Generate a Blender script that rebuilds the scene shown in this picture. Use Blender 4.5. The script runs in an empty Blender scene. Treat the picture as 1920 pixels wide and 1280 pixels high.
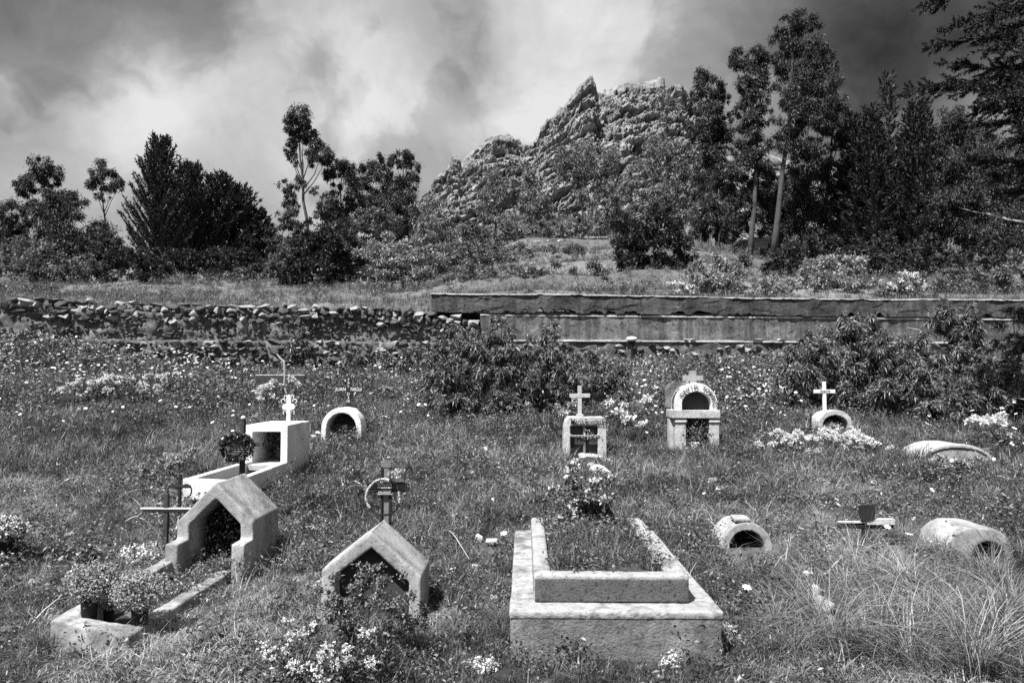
import bpy, bmesh, math, random
import numpy as np
from mathutils import Vector, Matrix

# ------------------------------------------------------------------ camera, sky, sun
S = bpy.context.scene
FPX = 1387.0                       # focal length in pixels of a 1920 wide frame
PITCH = math.radians(3.1); YAW = math.radians(0.95); CAMZ = 1.5
cam_d = bpy.data.cameras.new('camera'); cam = bpy.data.objects.new('camera', cam_d)
S.collection.objects.link(cam); S.camera = cam
cam_d.sensor_width = 36.0; cam_d.lens = 36.0 * FPX / 1920.0
cam_d.clip_start = 0.05; cam_d.clip_end = 3000.0
cam.location = (0, 0, CAMZ)
cam.rotation_euler = (math.pi / 2 + PITCH, 0, YAW)
CF = Vector((-math.sin(YAW) * math.cos(PITCH), math.cos(YAW) * math.cos(PITCH), math.sin(PITCH)))
CR = Vector((math.cos(YAW), math.sin(YAW), 0))
CU = CR.cross(CF)

def ray(px, py):
    return CF + CR * ((px - 960) / FPX) + CU * ((640 - py) / FPX)

def at(px, py, Y):
    """world point seen at photo pixel (px, py) lying at world distance Y"""
    d = ray(px, py); t = Y / d.y
    return Vector((d.x * t, Y, CAMZ + d.z * t))

SUN_DIR = Vector((-0.33, -0.43, 0.84)).normalized()
sun_el = math.asin(SUN_DIR.z); sun_az = math.atan2(SUN_DIR.x, SUN_DIR.y)
sd = bpy.data.lights.new('sun', 'SUN'); sd.energy = 5.0; sd.angle = math.radians(0.6); sd.color = (1, 1, 1)
sun = bpy.data.objects.new('sun', sd); S.collection.objects.link(sun)
sun.rotation_euler = (-SUN_DIR).to_track_quat('-Z', 'Y').to_euler()

W = bpy.data.worlds.new('World'); S.world = W; W.use_nodes = True
def build_world():
    nt = W.node_tree; N = nt.nodes; L = nt.links; N.clear()
    out = N.new('ShaderNodeOutputWorld'); bg = N.new('ShaderNodeBackground'); bg.inputs['Strength'].default_value = 0.0475
    L.new(bg.outputs[0], out.inputs[0])
    sky = N.new('ShaderNodeTexSky'); sky.sky_type = 'NISHITA'; sky.sun_disc = False
    sky.sun_elevation = sun_el; sky.sun_rotation = sun_az; sky.altitude = 3800
    bw = N.new('ShaderNodeRGBToBW'); L.new(sky.outputs[0], bw.inputs[0])
    tc = N.new('ShaderNodeTexCoord')
    def math_(op, a, b=None, clamp=False):
        n = N.new('ShaderNodeMath'); n.operation = op; n.use_clamp = clamp
        for i, v in enumerate((a, b)):
            if v is None: continue
            if isinstance(v, (int, float)): n.inputs[i].default_value = v
            else: L.new(v, n.inputs[i])
        return n.outputs[0]
    def vm(op, a, b=None, s=None):
        n = N.new('ShaderNodeVectorMath'); n.operation = op
        for i, v in enumerate((a, b)):
            if v is None: continue
            if isinstance(v, (tuple, Vector)): n.inputs[i].default_value = v
            else: L.new(v, n.inputs[i])
        if s is not None: n.inputs['Scale'].default_value = s
        return n
    def noise(vec, scale, detail=6, rough=.55, dist=0):
        n = N.new('ShaderNodeTexNoise'); n.inputs['Scale'].default_value = scale
        n.inputs['Detail'].default_value = detail; n.inputs['Roughness'].default_value = rough
        n.inputs['Distortion'].default_value = dist; L.new(vec, n.inputs['Vector']); return n
    d0 = vm('NORMALIZE', tc.outputs['Generated']).outputs[0]
    # warp the direction a little so cloud banks have soft torn edges
    wn = noise(d0, 3.2, 6, .55)
    wv = vm('SUBTRACT', wn.outputs['Color'], (.5, .5, .5)).outputs[0]
    wv = vm('SCALE', wv, None, .22).outputs[0]
    d1 = vm('NORMALIZE', vm('ADD', d0, wv).outputs[0]).outputs[0]
    # cloud banks: (px, py, radius px, amount)
    banks = [(-150, -60, 260, -.24), (130, 70, 150, .12), (310, 190, 110, .30), (60, 250, 120, -.20), (230, 300, 150, -.10), (20, 390, 110, .22),
             (420, 330, 130, -.06), (520, 90, 140, -.02), (640, 150, 110, .05), (600, 330, 100, .03), (440, 60, 120, -.10), (1080, 110, 90, .10), (700, 160, 90, .08), (790, 60, 95, -.18), (850, 140, 70, -.18), (930, 180, 60, -.16),
             (760, 230, 120, .15), (930, 60, 90, .06), (1150, 60, 200, .16), (900, 240, 80, .17), (1240, -30, 180, .06),
             (1480, 60, 180, -.04), (1640, 140, 190, -.18), (1800, 60, 240, -.17), (1850, 225, 70, .5), (1600, 330, 200, -.12), (2100, 200, 300, -.12)]
    acc = None
    for (px, py, r, a) in banks:
        c = ray(px, py).normalized()
        dt = vm('DOT_PRODUCT', d1, tuple(c)).outputs['Value']
        s2 = (r / FPX) ** 2
        e = math_('MULTIPLY', math_('SUBTRACT', dt, 1.0), 1.0 / s2)
        g = math_('MULTIPLY', math_('EXPONENT', e), a * .80)
        acc = g if acc is None else math_('ADD', acc, g)
    mp = N.new('ShaderNodeMapping'); mp.inputs['Rotation'].default_value = (0, .7, 0); mp.inputs['Scale'].default_value = (1.0, 1.0, 1.5)
    L.new(d0, mp.inputs[0])
    fn = noise(mp.outputs[0], 2.6, 9, .56, .4)
    fv = math_('MULTIPLY', math_('SUBTRACT', fn.outputs['Fac'], .5), .55)
    bn = noise(d1, 3.1, 10, .52, .15)                    # billow edges
    br = N.new('ShaderNodeMapRange'); br.interpolation_type = 'SMOOTHSTEP'; br.inputs[1].default_value = .46; br.inputs[2].default_value = .54
    br.inputs[3].default_value = -.085; br.inputs[4].default_value = .085; L.new(bn.outputs['Fac'], br.inputs[0])
    acc = math_('ADD', acc, br.outputs[0])
    fn2 = noise(d1, 8, 9, .62, .3)
    fv2 = math_('MULTIPLY', math_('SUBTRACT', fn2.outputs['Fac'], .5), .34)
    v = math_('ADD', math_('ADD', acc, fv), math_('ADD', fv2, .72))
    v = math_('MINIMUM', math_('MAXIMUM', v, .2), .97)
    cloud = math_('POWER', v, 2.2)                       # perceived grey to light
    cl = math_('MULTIPLY', cloud, 9.0)
    mixv = math_('ADD', math_('MULTIPLY', cl, .94), math_('MULTIPLY', bw.outputs[0], .05))
    comb = N.new('ShaderNodeCombineColor')
    for i in range(3): L.new(mixv, comb.inputs[i])
    L.new(comb.outputs[0], bg.inputs['Color'])
build_world()
S.view_settings.view_transform = 'Standard'; S.view_settings.look = 'None'
S.view_settings.exposure = 1.08; S.view_settings.gamma = 1.0; S.view_settings.use_curve_mapping = False
S.render.engine = 'CYCLES'
S.cycles.max_bounces = 6; S.cycles.diffuse_bounces = 3; S.cycles.glossy_bounces = 2; S.cycles.transmission_bounces = 3
S.cycles.use_denoising = False
S.cycles.caustics_reflective = False; S.cycles.caustics_refractive = False

COL = S.collection
R = random.Random(7)
rng = np.random.default_rng(11)

# ------------------------------------------------------------------ helpers
def tag(o, label=None, cat=None, group=None, kind=None):
    if label: o['label'] = label
    if cat: o['category'] = cat
    if group: o['group'] = group
    if kind: o['kind'] = kind
    return o

def empty(name, loc=(0, 0, 0), rz=0.0):
    o = bpy.data.objects.new(name, None); COL.objects.link(o)
    o.location = loc; o.rotation_euler = (0, 0, rz); o.empty_display_size = .1
    return o

def mesh_np(name, V, F, mat=None, smooth=False):
    """V (n,3) array, F list of tuples or (m,k) int array"""
    me = bpy.data.meshes.new(name)
    if isinstance(F, np.ndarray):
        V = np.asarray(V, dtype=np.float32); m, k = F.shape
        me.vertices.add(len(V)); me.vertices.foreach_set('co', V.ravel())
        me.loops.add(m * k); me.loops.foreach_set('vertex_index', F.astype(np.int32).ravel())
        me.polygons.add(m); me.polygons.foreach_set('loop_start', np.arange(0, m * k, k, dtype=np.int32))
        if smooth: me.polygons.foreach_set('use_smooth', np.ones(m, dtype=bool))
        me.update(calc_edges=True)
    else:
        me.from_pydata([tuple(v) for v in V], [], F)
        if smooth:
            me.polygons.foreach_set('use_smooth', np.ones(len(me.polygons), dtype=bool))
        me.update()
    if mat: me.materials.append(mat)
    return me

def link(name, me, parent=None, loc=None):
    o = bpy.data.objects.new(name, me); COL.objects.link(o)
    if parent is not None: o.parent = parent
    if loc is not None: o.location = loc
    return o

class MB:
    def __init__(s): s.v = []; s.f = []
    def add(s, V, F):
        b = len(s.v); s.v += [tuple(p) for p in V]; s.f += [tuple(i + b for i in f) for f in F]; return s
    def box(s, x0, x1, y0, y1, z0, z1):
        return s.add([(x0, y0, z0), (x1, y0, z0), (x1, y1, z0), (x0, y1, z0), (x0, y0, z1), (x1, y0, z1), (x1, y1, z1), (x0, y1, z1)],
                     [(0, 3, 2, 1), (4, 5, 6, 7), (0, 1, 5, 4), (1, 2, 6, 5), (2, 3, 7, 6), (3, 0, 4, 7)])
    def slab(s, top, dz):                       # four top corners in order, thickness dz or bottom height list
        V = [(p[0], p[1], p[2] - dz) for p in top] + [tuple(p) for p in top]
        return s.add(V, [(0, 3, 2, 1), (4, 5, 6, 7), (0, 1, 5, 4), (1, 2, 6, 5), (2, 3, 7, 6), (3, 0, 4, 7)])
    def prism(s, prof, y0, y1):                  # prof: (x, z) outline, counter-clockwise seen from -Y
        n = len(prof)
        V = [(x, y0, z) for x, z in prof] + [(x, y1, z) for x, z in prof]
        F = [tuple(range(n)), tuple(range(2 * n - 1, n - 1, -1))] + [(i, i + n, (i + 1) % n + n, (i + 1) % n) for i in range(n)]
        return s.add(V, F)
    def ring(s, outer, inner, y0, y1, closed=False):   # band between two matching outlines
        n = len(outer)
        V = [(x, y0, z) for x, z in outer] + [(x, y0, z) for x, z in inner] + [(x, y1, z) for x, z in outer] + [(x, y1, z) for x, z in inner]
        F = []
        m = n if closed else n - 1
        for i in range(m):
            j = (i + 1) % n
            F += [(i, j, n + j, n + i), (2 * n + j, 2 * n + i, 3 * n + i, 3 * n + j), (j, i, 2 * n + i, 2 * n + j), (n + i, n + j, 3 * n + j, 3 * n + i)]
        if not closed:
            F += [(0, n, 3 * n, 2 * n), (n - 1, 3 * n - 1, 4 * n - 1, 2 * n - 1)]
        return s.add(V, F)
    def tube(s, path, rad, n=6):
        path = [Vector(p) for p in path]; k = len(path)
        rad = rad if isinstance(rad, (list, tuple)) else [rad] * k
        V = []
        for i, p in enumerate(path):
            t = (path[min(i + 1, k - 1)] - path[max(i - 1, 0)]).normalized()
            a = t.orthogonal().normalized() if i == 0 else (a - t * a.dot(t)).normalized()
            b = t.cross(a)
            V += [p + (a * math.cos(2 * math.pi * j / n) + b * math.sin(2 * math.pi * j / n)) * rad[i] for j in range(n)]
        F = [(i * n + j, i * n + (j + 1) % n, (i + 1) * n + (j + 1) % n, (i + 1) * n + j) for i in range(k - 1) for j in range(n)]
        F += [tuple(range(n - 1, -1, -1)), tuple(range((k - 1) * n, k * n))]
        return s.add(V, F)
    def lathe(s, c, prof, n=16):
        V = [(c[0] + r * math.cos(2 * math.pi * j / n), c[1] + r * math.sin(2 * math.pi * j / n), c[2] + z) for r, z in prof for j in range(n)]
        k = len(prof)
        F = [(i * n + j, i * n + (j + 1) % n, (i + 1) * n + (j + 1) % n, (i + 1) * n + j) for i in range(k - 1) for j in range(n)]
        F += [tuple(range(n - 1, -1, -1)), tuple(range((k - 1) * n, k * n))]
        return s.add(V, F)
    def build(s, name, mat, parent=None, off=None, bevel=0, smooth=False):
        V = s.v
        if off is not None: V = [(x - off[0], y - off[1], z - off[2]) for x, y, z in V]
        me = mesh_np(name, V, s.f, mat, smooth)
        bm = bmesh.new(); bm.from_mesh(me); bmesh.ops.recalc_face_normals(bm, faces=bm.faces); bm.to_mesh(me); bm.free()
        o = link(name, me, parent)
        if bevel:
            m = o.modifiers.new('bevel', 'BEVEL'); m.width = bevel; m.segments = 2; m.limit_method = 'ANGLE'
        return o

tex_rough = bpy.data.textures.new('rough_cast', 'CLOUDS'); tex_rough.noise_scale = .05; tex_rough.noise_depth = 4
tex_wavy = bpy.data.textures.new('uneven_cast', 'CLOUDS'); tex_wavy.noise_scale = .35; tex_wavy.noise_depth = 2
def cast(o, voxel=.014, rough=.010, wavy=.03):
    """hand-made concrete: fused, slightly rounded and uneven"""
    m = o.modifiers.new('fuse', 'REMESH'); m.mode = 'VOXEL'; m.voxel_size = voxel; m.use_smooth_shade = True
    m = o.modifiers.new('soften', 'SMOOTH'); m.factor = .5; m.iterations = 1
    m = o.modifiers.new('uneven', 'DISPLACE'); m.texture = tex_wavy; m.strength = wavy; m.texture_coords = 'LOCAL'; m.mid_level = .5
    m = o.modifiers.new('rough', 'DISPLACE'); m.texture = tex_rough; m.strength = rough; m.texture_coords = 'LOCAL'; m.mid_level = .5
    return o

# numpy noises
def _h(ix, iy, iz, seed):
    h = (ix.astype(np.uint32) * np.uint32(374761393) + iy.astype(np.uint32) * np.uint32(668265263) + iz.astype(np.uint32) * np.uint32(2147483647) + np.uint32(seed * 974711 & 0xffffffff))
    h = (h ^ (h >> np.uint32(13))) * np.uint32(1274126177); h = h ^ (h >> np.uint32(16)); h = h * np.uint32(2246822519); h = h ^ (h >> np.uint32(15))
    return h.astype(np.float64) / 4294967295.0
def vnoise(P, seed=0):
    P = np.asarray(P, dtype=np.float64); I = np.floor(P).astype(np.int64); f = P - I; f = f * f * (3 - 2 * f)
    r = 0
    for a in (0, 1):
        for b in (0, 1):
            for c in (0, 1):
                w = (f[:, 0] if a else 1 - f[:, 0]) * (f[:, 1] if b else 1 - f[:, 1]) * (f[:, 2] if c else 1 - f[:, 2])
                r = r + w * _h(I[:, 0] + a, I[:, 1] + b, I[:, 2] + c, seed)
    return r
def fbm(P, seed=0, oct=4, gain=.5):
    P = np.asarray(P, dtype=np.float64); r = 0; a = 1; s = 0
    for o in range(oct):
        r = r + a * vnoise(P * 2 ** o, seed + o); s += a; a *= gain
    return r / s
def worley(P, seed=0):
    """returns nearest distance, second nearest distance, cell value"""
    P = np.asarray(P, dtype=np.float64); I = np.floor(P).astype(np.int64)
    d1 = np.full(len(P), 9.); d2 = np.full(len(P), 9.); cv = np.zeros(len(P))
    for a in (-1, 0, 1):
        for b in (-1, 0, 1):
            for c in (-1, 0, 1):
                J = I + (a, b, c)
                q = np.stack([J[:, 0] + _h(J[:, 0], J[:, 1], J[:, 2], seed), J[:, 1] + _h(J[:, 0], J[:, 1], J[:, 2], seed + 1), J[:, 2] + _h(J[:, 0], J[:, 1], J[:, 2], seed + 2)], 1)
                d = np.linalg.norm(q - P, axis=1); v = _h(J[:, 0], J[:, 1], J[:, 2], seed + 3)
                n = d < d1
                d2 = np.where(n, d1, np.minimum(d2, d)); cv = np.where(n, v, cv); d1 = np.where(n, d, d1)
    return d1, d2, cv

def facets(P, seed=0, tilt=1.0):
    """blocky height field: each cell is a randomly tilted flat facet; returns height and edge distance"""
    P = np.asarray(P, dtype=np.float64); I = np.floor(P).astype(np.int64)
    d1 = np.full(len(P), 9.); d2 = np.full(len(P), 9.); h = np.zeros(len(P))
    for a in (-1, 0, 1):
        for b in (-1, 0, 1):
            for c in (-1, 0, 1):
                J = I + (a, b, c); R_ = lambda k: _h(J[:, 0], J[:, 1], J[:, 2], seed + k)
                q = np.stack([J[:, 0] + R_(0), J[:, 1] + R_(1), J[:, 2] + R_(2)], 1)
                v = P - q; d = np.linalg.norm(v, axis=1)
                f = (R_(3) - .5) + tilt * (v[:, 0] * (R_(4) - .5) + v[:, 2] * (R_(5) - .5)) * 2
                n = d < d1
                d2 = np.where(n, d1, np.minimum(d2, d)); h = np.where(n, f, h); d1 = np.where(n, d, d1)
    return h, d2 - d1

# ------------------------------------------------------------------ materials (black and white film: every tone is a grey)
def mat_nodes(name):
    m = bpy.data.materials.new(name); m.use_nodes = True; nt = m.node_tree; nt.nodes.clear()
    out = nt.nodes.new('ShaderNodeOutputMaterial'); return m, nt, nt.nodes, nt.links, out

def g3(v): return (v, v, v, 1)

def surface(name, lo, hi, scale=3.0, speck=.0, speck_scale=40, bump=.3, bump_scale=60, rough=.95, streak=0.0, dirt=None, dirt_scale=1.2, dirt_amt=.5, crack=0.0, crack_scale=2.2):
    """masonry, soil, wood: two greys mixed by noise, specks, optional vertical stains and dirt patches, bumpy"""
    m, nt, N, L, out = mat_nodes(name)
    p = N.new('ShaderNodeBsdfPrincipled'); p.inputs['Roughness'].default_value = rough
    try: p.inputs['Specular IOR Level'].default_value = .15
    except Exception: pass
    L.new(p.outputs[0], out.inputs[0])
    tc = N.new('ShaderNodeTexCoord'); vec = tc.outputs['Object']
    def noise(sc, det=6, r=.6, v=vec):
        n = N.new('ShaderNodeTexNoise'); n.inputs['Scale'].default_value = sc; n.inputs['Detail'].default_value = det
        n.inputs['Roughness'].default_value = r; L.new(v, n.inputs['Vector']); return n.outputs['Fac']
    def ramp(fac, a, b, c0, c1):
        r = N.new('ShaderNodeMapRange'); r.inputs[1].default_value = a; r.inputs[2].default_value = b
        r.inputs[3].default_value = c0; r.inputs[4].default_value = c1; r.clamp = True; L.new(fac, r.inputs[0]); return r.outputs[0]
    def mul(a, b):
        n = N.new('ShaderNodeMath'); n.operation = 'MULTIPLY'; L.new(a, n.inputs[0])
        if isinstance(b, float): n.inputs[1].default_value = b
        else: L.new(b, n.inputs[1])
        return n.outputs[0]
    val = ramp(noise(scale, 8, .65), .3, .7, lo, hi)
    if speck: val = mul(val, ramp(noise(speck_scale, 3, .7), .36, .46, 1 - speck, 1.0))
    if streak:
        mp = N.new('ShaderNodeMapping'); mp.inputs['Scale'].default_value = (4.5, 4.5, .35); L.new(vec, mp.inputs[0])
        val = mul(val, ramp(noise(1.0, 5, .6, mp.outputs[0]), .38, .62, 1 - streak, 1.25))
    if dirt is not None:
        f = ramp(noise(dirt_scale, 9, .7), .48, .60, 0, dirt_amt)
        mx = N.new('ShaderNodeMix'); mx.data_type = 'FLOAT'; L.new(f, mx.inputs[0]); L.new(val, mx.inputs[2]); mx.inputs[3].default_value = dirt
        val = mx.outputs[0]
    if crack:
        wn = N.new('ShaderNodeTexNoise'); wn.inputs['Scale'].default_value = crack_scale * 2.5; wn.inputs['Detail'].default_value = 6; L.new(vec, wn.inputs['Vector'])
        wa = N.new('ShaderNodeVectorMath'); wa.operation = 'MULTIPLY_ADD'; L.new(wn.outputs['Color'], wa.inputs[0]); wa.inputs[1].default_value = (.35 / crack_scale * 2,) * 3; L.new(vec, wa.inputs[2])
        vo = N.new('ShaderNodeTexVoronoi'); vo.feature = 'DISTANCE_TO_EDGE'; vo.inputs['Scale'].default_value = crack_scale; L.new(wa.outputs[0], vo.inputs['Vector'])
        line = ramp(vo.outputs['Distance'], .0, .012, 1.0, 0.0); msk = ramp(noise(crack_scale * .6, 3, .5), .50, .60, 0.0, crack)
        inv = N.new('ShaderNodeMath'); inv.operation = 'SUBTRACT'; inv.inputs[0].default_value = 1.0; L.new(mul(line, msk), inv.inputs[1]); val = mul(val, inv.outputs[0])
    c = N.new('ShaderNodeCombineColor')
    for i in range(3): L.new(val, c.inputs[i])
    L.new(c.outputs[0], p.inputs['Base Color'])
    if bump:
        b = N.new('ShaderNodeBump'); b.inputs['Strength'].default_value = bump; b.inputs['Distance'].default_value = .02
        L.new(noise(bump_scale, 5, .7), b.inputs['Height']); L.new(b.outputs[0], p.inputs['Normal'])
    return m

def leafmat(name, lo, hi, trans=.25, inst=False, patch=0.0, patch_scale=.25, gloss=.12, power=1.0):
    m, nt, N, L, out = mat_nodes(name)
    if inst:
        oi = N.new('ShaderNodeObjectInfo'); rnd = oi.outputs['Random']
        g = N.new('ShaderNodeNewGeometry'); ad = N.new('ShaderNodeMath'); ad.operation = 'MULTIPLY_ADD'
        L.new(g.outputs['Random Per Island'], ad.inputs[0]); ad.inputs[1].default_value = .5
        h = N.new('ShaderNodeMath'); h.operation = 'MULTIPLY'; h.inputs[1].default_value = .5; L.new(rnd, h.inputs[0]); L.new(h.outputs[0], ad.inputs[2])
        rnd = ad.outputs[0]
    else:
        g = N.new('ShaderNodeNewGeometry'); rnd = g.outputs['Random Per Island']
    pw = N.new('ShaderNodeMath'); pw.operation = 'POWER'; L.new(rnd, pw.inputs[0]); pw.inputs[1].default_value = power
    r = N.new('ShaderNodeMapRange'); r.inputs[3].default_value = lo; r.inputs[4].default_value = hi; L.new(pw.outputs[0], r.inputs[0])
    val = r.outputs[0]
    if patch:
        n = N.new('ShaderNodeTexNoise'); n.inputs['Scale'].default_value = patch_scale; n.inputs['Detail'].default_value = 4
        L.new(g.outputs['Position'], n.inputs['Vector'])
        q = N.new('ShaderNodeMapRange'); q.inputs[1].default_value = .35; q.inputs[2].default_value = .65
        q.inputs[3].default_value = 1 - patch; q.inputs[4].default_value = 1 + patch; L.new(n.outputs['Fac'], q.inputs[0])
        mu = N.new('ShaderNodeMath'); mu.operation = 'MULTIPLY'; L.new(val, mu.inputs[0]); L.new(q.outputs[0], mu.inputs[1]); val = mu.outputs[0]
    c = N.new('ShaderNodeCombineColor')
    for i in range(3): L.new(val, c.inputs[i])
    di = N.new('ShaderNodeBsdfDiffuse'); L.new(c.outputs[0], di.inputs[0])
    tr = N.new('ShaderNodeBsdfTranslucent'); L.new(c.outputs[0], tr.inputs[0])
    mx = N.new('ShaderNodeMixShader'); mx.inputs[0].default_value = trans; L.new(di.outputs[0], mx.inputs[1]); L.new(tr.outputs[0], mx.inputs[2])
    sh = mx.outputs[0]
    if gloss:
        gl = N.new('ShaderNodeBsdfGlossy'); gl.inputs['Roughness'].default_value = .45; gl.inputs['Color'].default_value = g3(.6)
        m2 = N.new('ShaderNodeMixShader'); m2.inputs[0].default_value = gloss * .5; L.new(sh, m2.inputs[1]); L.new(gl.outputs[0], m2.inputs[2]); sh = m2.outputs[0]
    L.new(sh, out.inputs[0])
    return m

M = dict(
    concrete=surface('weathered_concrete', .25, .42, 2.6, .3, 26, .35, 50, streak=.3, dirt=.07, dirt_scale=2.6, dirt_amt=.7, crack=.8, crack_scale=2.6),
    ledge=surface('cement_ledge', .26, .42, 3.0, .3, 24, .5, 50, dirt=.07, dirt_scale=3.2, dirt_amt=.75, crack=.8, crack_scale=2.2),
    stucco_dark=surface('dark_stucco', .10, .17, 3.5, .6, 50, 1.0, 90),
    base_rough=surface('rough_plinth_plaster', .12, .26, 3.0, .5, 34, .8, 60, streak=.25, dirt=.045, dirt_scale=2.0, dirt_amt=.8, crack=.7, crack_scale=1.8),
    dark_inside=surface('dark_grey_niche', .035, .06, 3.0, .2, 40, .2, 60),  # one dark grey shared by niche backs, pane and grave floor
    white=surface('white_limewash', .55, .72, 2.0, .25, 40, .25, 60, dirt=.25, dirt_scale=2.6, dirt_amt=.35),
    whitewash=surface('bright_limewash', .52, .68, 2.0, .15, 60, .15, 60),
    grey_wash=surface('greyed_limewash', .33, .50, 4.0, .4, 45, .4, 80, dirt=.18, dirt_scale=5, dirt_amt=.5),
    black_paint_and_shade=surface('black_painted_wood_and_shade', .012, .03, 6, 0, 40, .3, 60, rough=.6),  # black paint; also colours in the shade of two grave holes
    grey_wood=surface('grey_weathered_board', .12, .2, 9, .2, 40, .3, 60),
    old_wood=surface('dark_old_wood', .03, .07, 8, .3, 30, .6, 40),
    plaster=surface('old_wall_plaster', .05, .11, 1.6, .7, 14, 1.4, 22, crack=.9, crack_scale=.9, streak=.3, dirt=.03, dirt_scale=.7, dirt_amt=.75),
    plaster_low=surface('stained_wall_plaster', .09, .20, 1.9, .7, 14, 1.3, 24, crack=.9, crack_scale=.8, streak=.5, dirt=.045, dirt_scale=.9, dirt_amt=.7),
    coping=surface('pale_coping_edge', .35, .6, 6, .4, 20, .6, 40),
    adobe=surface('crumbling_adobe', .08, .20, 2.2, .6, 12, 1.0, 16, dirt=.03, dirt_scale=2.6, dirt_amt=.6),
    stone_a=surface('pale_field_stone', .18, .36, 5, .4, 14, .7, 18),
    stone_b=surface('dark_field_stone', .05, .11, 5, .4, 14, .7, 18),
    slab=surface('pale_stone_slab', .38, .6, 9, .3, 30, .5, 40),
    soil=surface('grave_soil', .035, .09, 5, .4, 40, .9, 50),
    rock=surface('mountain_rock', .11, .28, .5, .55, 1.0, 1.0, 1.6, dirt=.05, dirt_scale=.22, dirt_amt=.75),
    bark=surface('pale_bark', .035, .09, 2.0, .4, 10, .6, 14),
    bark_dark=surface('dark_bark', .03, .07, 2.0, .4, 10, .6, 14),
    twig=surface('bleached_twig', .30, .48, 6, .2, 30, .3, 30),
    shed=surface('shed_boards', .06, .12, 2.0, .3, 10, .5, 20),
    house=surface('pale_house_wall', .22, .36, 1.0, .3, 10, .3, 10),
    petal=leafmat('white_petals', .5, .82, .25, gloss=0),
    petal_dim=leafmat('cream_petals', .22, .55, .25, gloss=0),
    core=surface('flower_heart', .25, .35, 10, 0, 10, 0, 10),
    grass=leafmat('grass_blades', .022, .36, .25, inst=True, patch=.75, patch_scale=.6, power=2.2),
    grass_pale=leafmat('dry_grass_blades', .16, .42, .3, inst=True, patch=.3, patch_scale=.6),
    weed=leafmat('weed_leaves', .018, .26, .2, inst=True, patch=.45, patch_scale=.5, power=1.5),
    leaf_dark=leafmat('dark_tree_leaves', .010, .085, .2, gloss=.05, power=1.5),
    leaf_mid=leafmat('mid_tree_leaves', .04, .26, .25, gloss=.06, power=1.4),
    leaf_pale=leafmat('pale_shrub_leaves', .09, .50, .3, gloss=.06, power=1.2),
    leaf_near=leafmat('shrub_leaves', .02, .34, .25, gloss=.10, power=1.8),
    leaf_garden=leafmat('flower_bush_leaves', .03, .20, .25, gloss=.1, power=1.5),
    needle=leafmat('conifer_needles', .012, .05, .1, gloss=.04),
)

# ------------------------------------------------------------------ ground
_gy = np.array([-8, 0, 3, 4, 6, 8, 10, 12, 14, 17, 20, 22, 30]); _gz = np.array([-.5, -.15, -.03, .05, .16, .27, .37, .62, .97, 1.45, 1.86, 2.1, 2.6])
def gz_np(x, y):
    x = np.asarray(x, float); y = np.asarray(y, float)
    z = sum(np.interp(y + d, _gy, _gz) for d in (-.8, -.3, .3, .8)) / 4
    z = z + np.clip((-x - 7.5) / 5, 0, 1) * np.clip((y - 14.5) / 5, 0, 1) * .95        # bank rising to the left end of the wall
    z = z + (vnoise(np.stack([x * .8, y * .8, x * 0], 1), 3) - .5) * .10 * np.clip((y - 4) / 5, .25, 1)
    z = z + (vnoise(np.stack([x * 2.6, y * 2.6, x * 0], 1), 5) - .5) * .05
    return z
def gz(x, y): return float(gz_np([x], [y])[0])
def at_ground(px, py):
    """world point of the cemetery ground seen at a photo pixel"""
    d = ray(px, py); Y = 3.0
    while Y < 21:
        t = Y / d.y
        if CAMZ + d.z * t <= gz(d.x * t, Y): break
        Y += .04
    t = Y / d.y
    return Vector((d.x * t, Y, gz(d.x * t, Y)))

def grid_mesh(name, xs, ys, zf, mat):
    X, Y = np.meshgrid(xs, ys); V = np.stack([X.ravel(), Y.ravel(), zf(X.ravel(), Y.ravel())], 1)
    nx, ny = len(xs), len(ys); i = np.arange((nx - 1) * (ny - 1)); r = i // (nx - 1); c = i % (nx - 1); a = r * nx + c
    F = np.stack([a, a + 1, a + nx + 1, a + nx], 1)
    return mesh_np(name, V, F, mat, True)

M['earth'] = surface('turf_soil', .016, .055, .9, .5, 18, .8, 22, dirt=.17, dirt_scale=.55, dirt_amt=.55)
M['field'] = surface('field_turf', .06, .14, .35, .5, 6, .8, 8, dirt=.20, dirt_scale=.12, dirt_amt=.6)
def wall_y(x): return 20 + (x + 2.5) * .115
ge = grid_mesh('cemetery_ground', np.linspace(-26, 26, 261), np.linspace(-8, 24.4, 230), gz_np, M['earth'])
tag(link('cemetery_ground', ge), 'rough grassy cemetery ground sloping up to the wall', kind='structure')

_fl = (np.array([20, 30, 45, 60, 80, 140, 400]), np.array([3.35, 4.9, 7.6, 9.3, 10.2, 12, 14]))
_fr = (np.array([20, 30, 40, 50, 60, 90, 120, 150, 400]), np.array([3.3, 5.3, 8.0, 10.9, 12.4, 21, 27, 31, 33]))
def fz_np(x, y):
    zl = np.interp(y, *_fl); zr = np.interp(y, *_fr)
    k = np.clip((x + 6 + (y - 20) * .05) / 8, 0, 1); k = k * k * (3 - 2 * k)
    k = k * np.clip(1 - (x - 120) / 60, 0, 1) * (1 - .5 * np.clip((x - 9) / 9, 0, 1) * np.clip((80 - y) / 25, 0, 1))
    z = zl * (1 - k) + zr * k
    st = (y + vnoise(np.stack([x * .15, y * 0, x * 0], 1), 9) * 4) / 5.0         # low terraces on the slope
    f = st - np.floor(st); z = z + k * (np.clip((f - .35) / .25, 0, 1) - f) * .8 * np.clip((y - 24) / 6, 0, 1) * np.clip((62 - y) / 8, 0, 1)
    z = z + (vnoise(np.stack([x * .35, y * .35, x * 0], 1), 4) - .5) * .5 * np.clip((y - 23) / 6, 0, 1)
    yy = wall_y(x)
    return z
def fz(x, y): return float(fz_np(np.array([x]), np.array([y]))[0])
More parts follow.
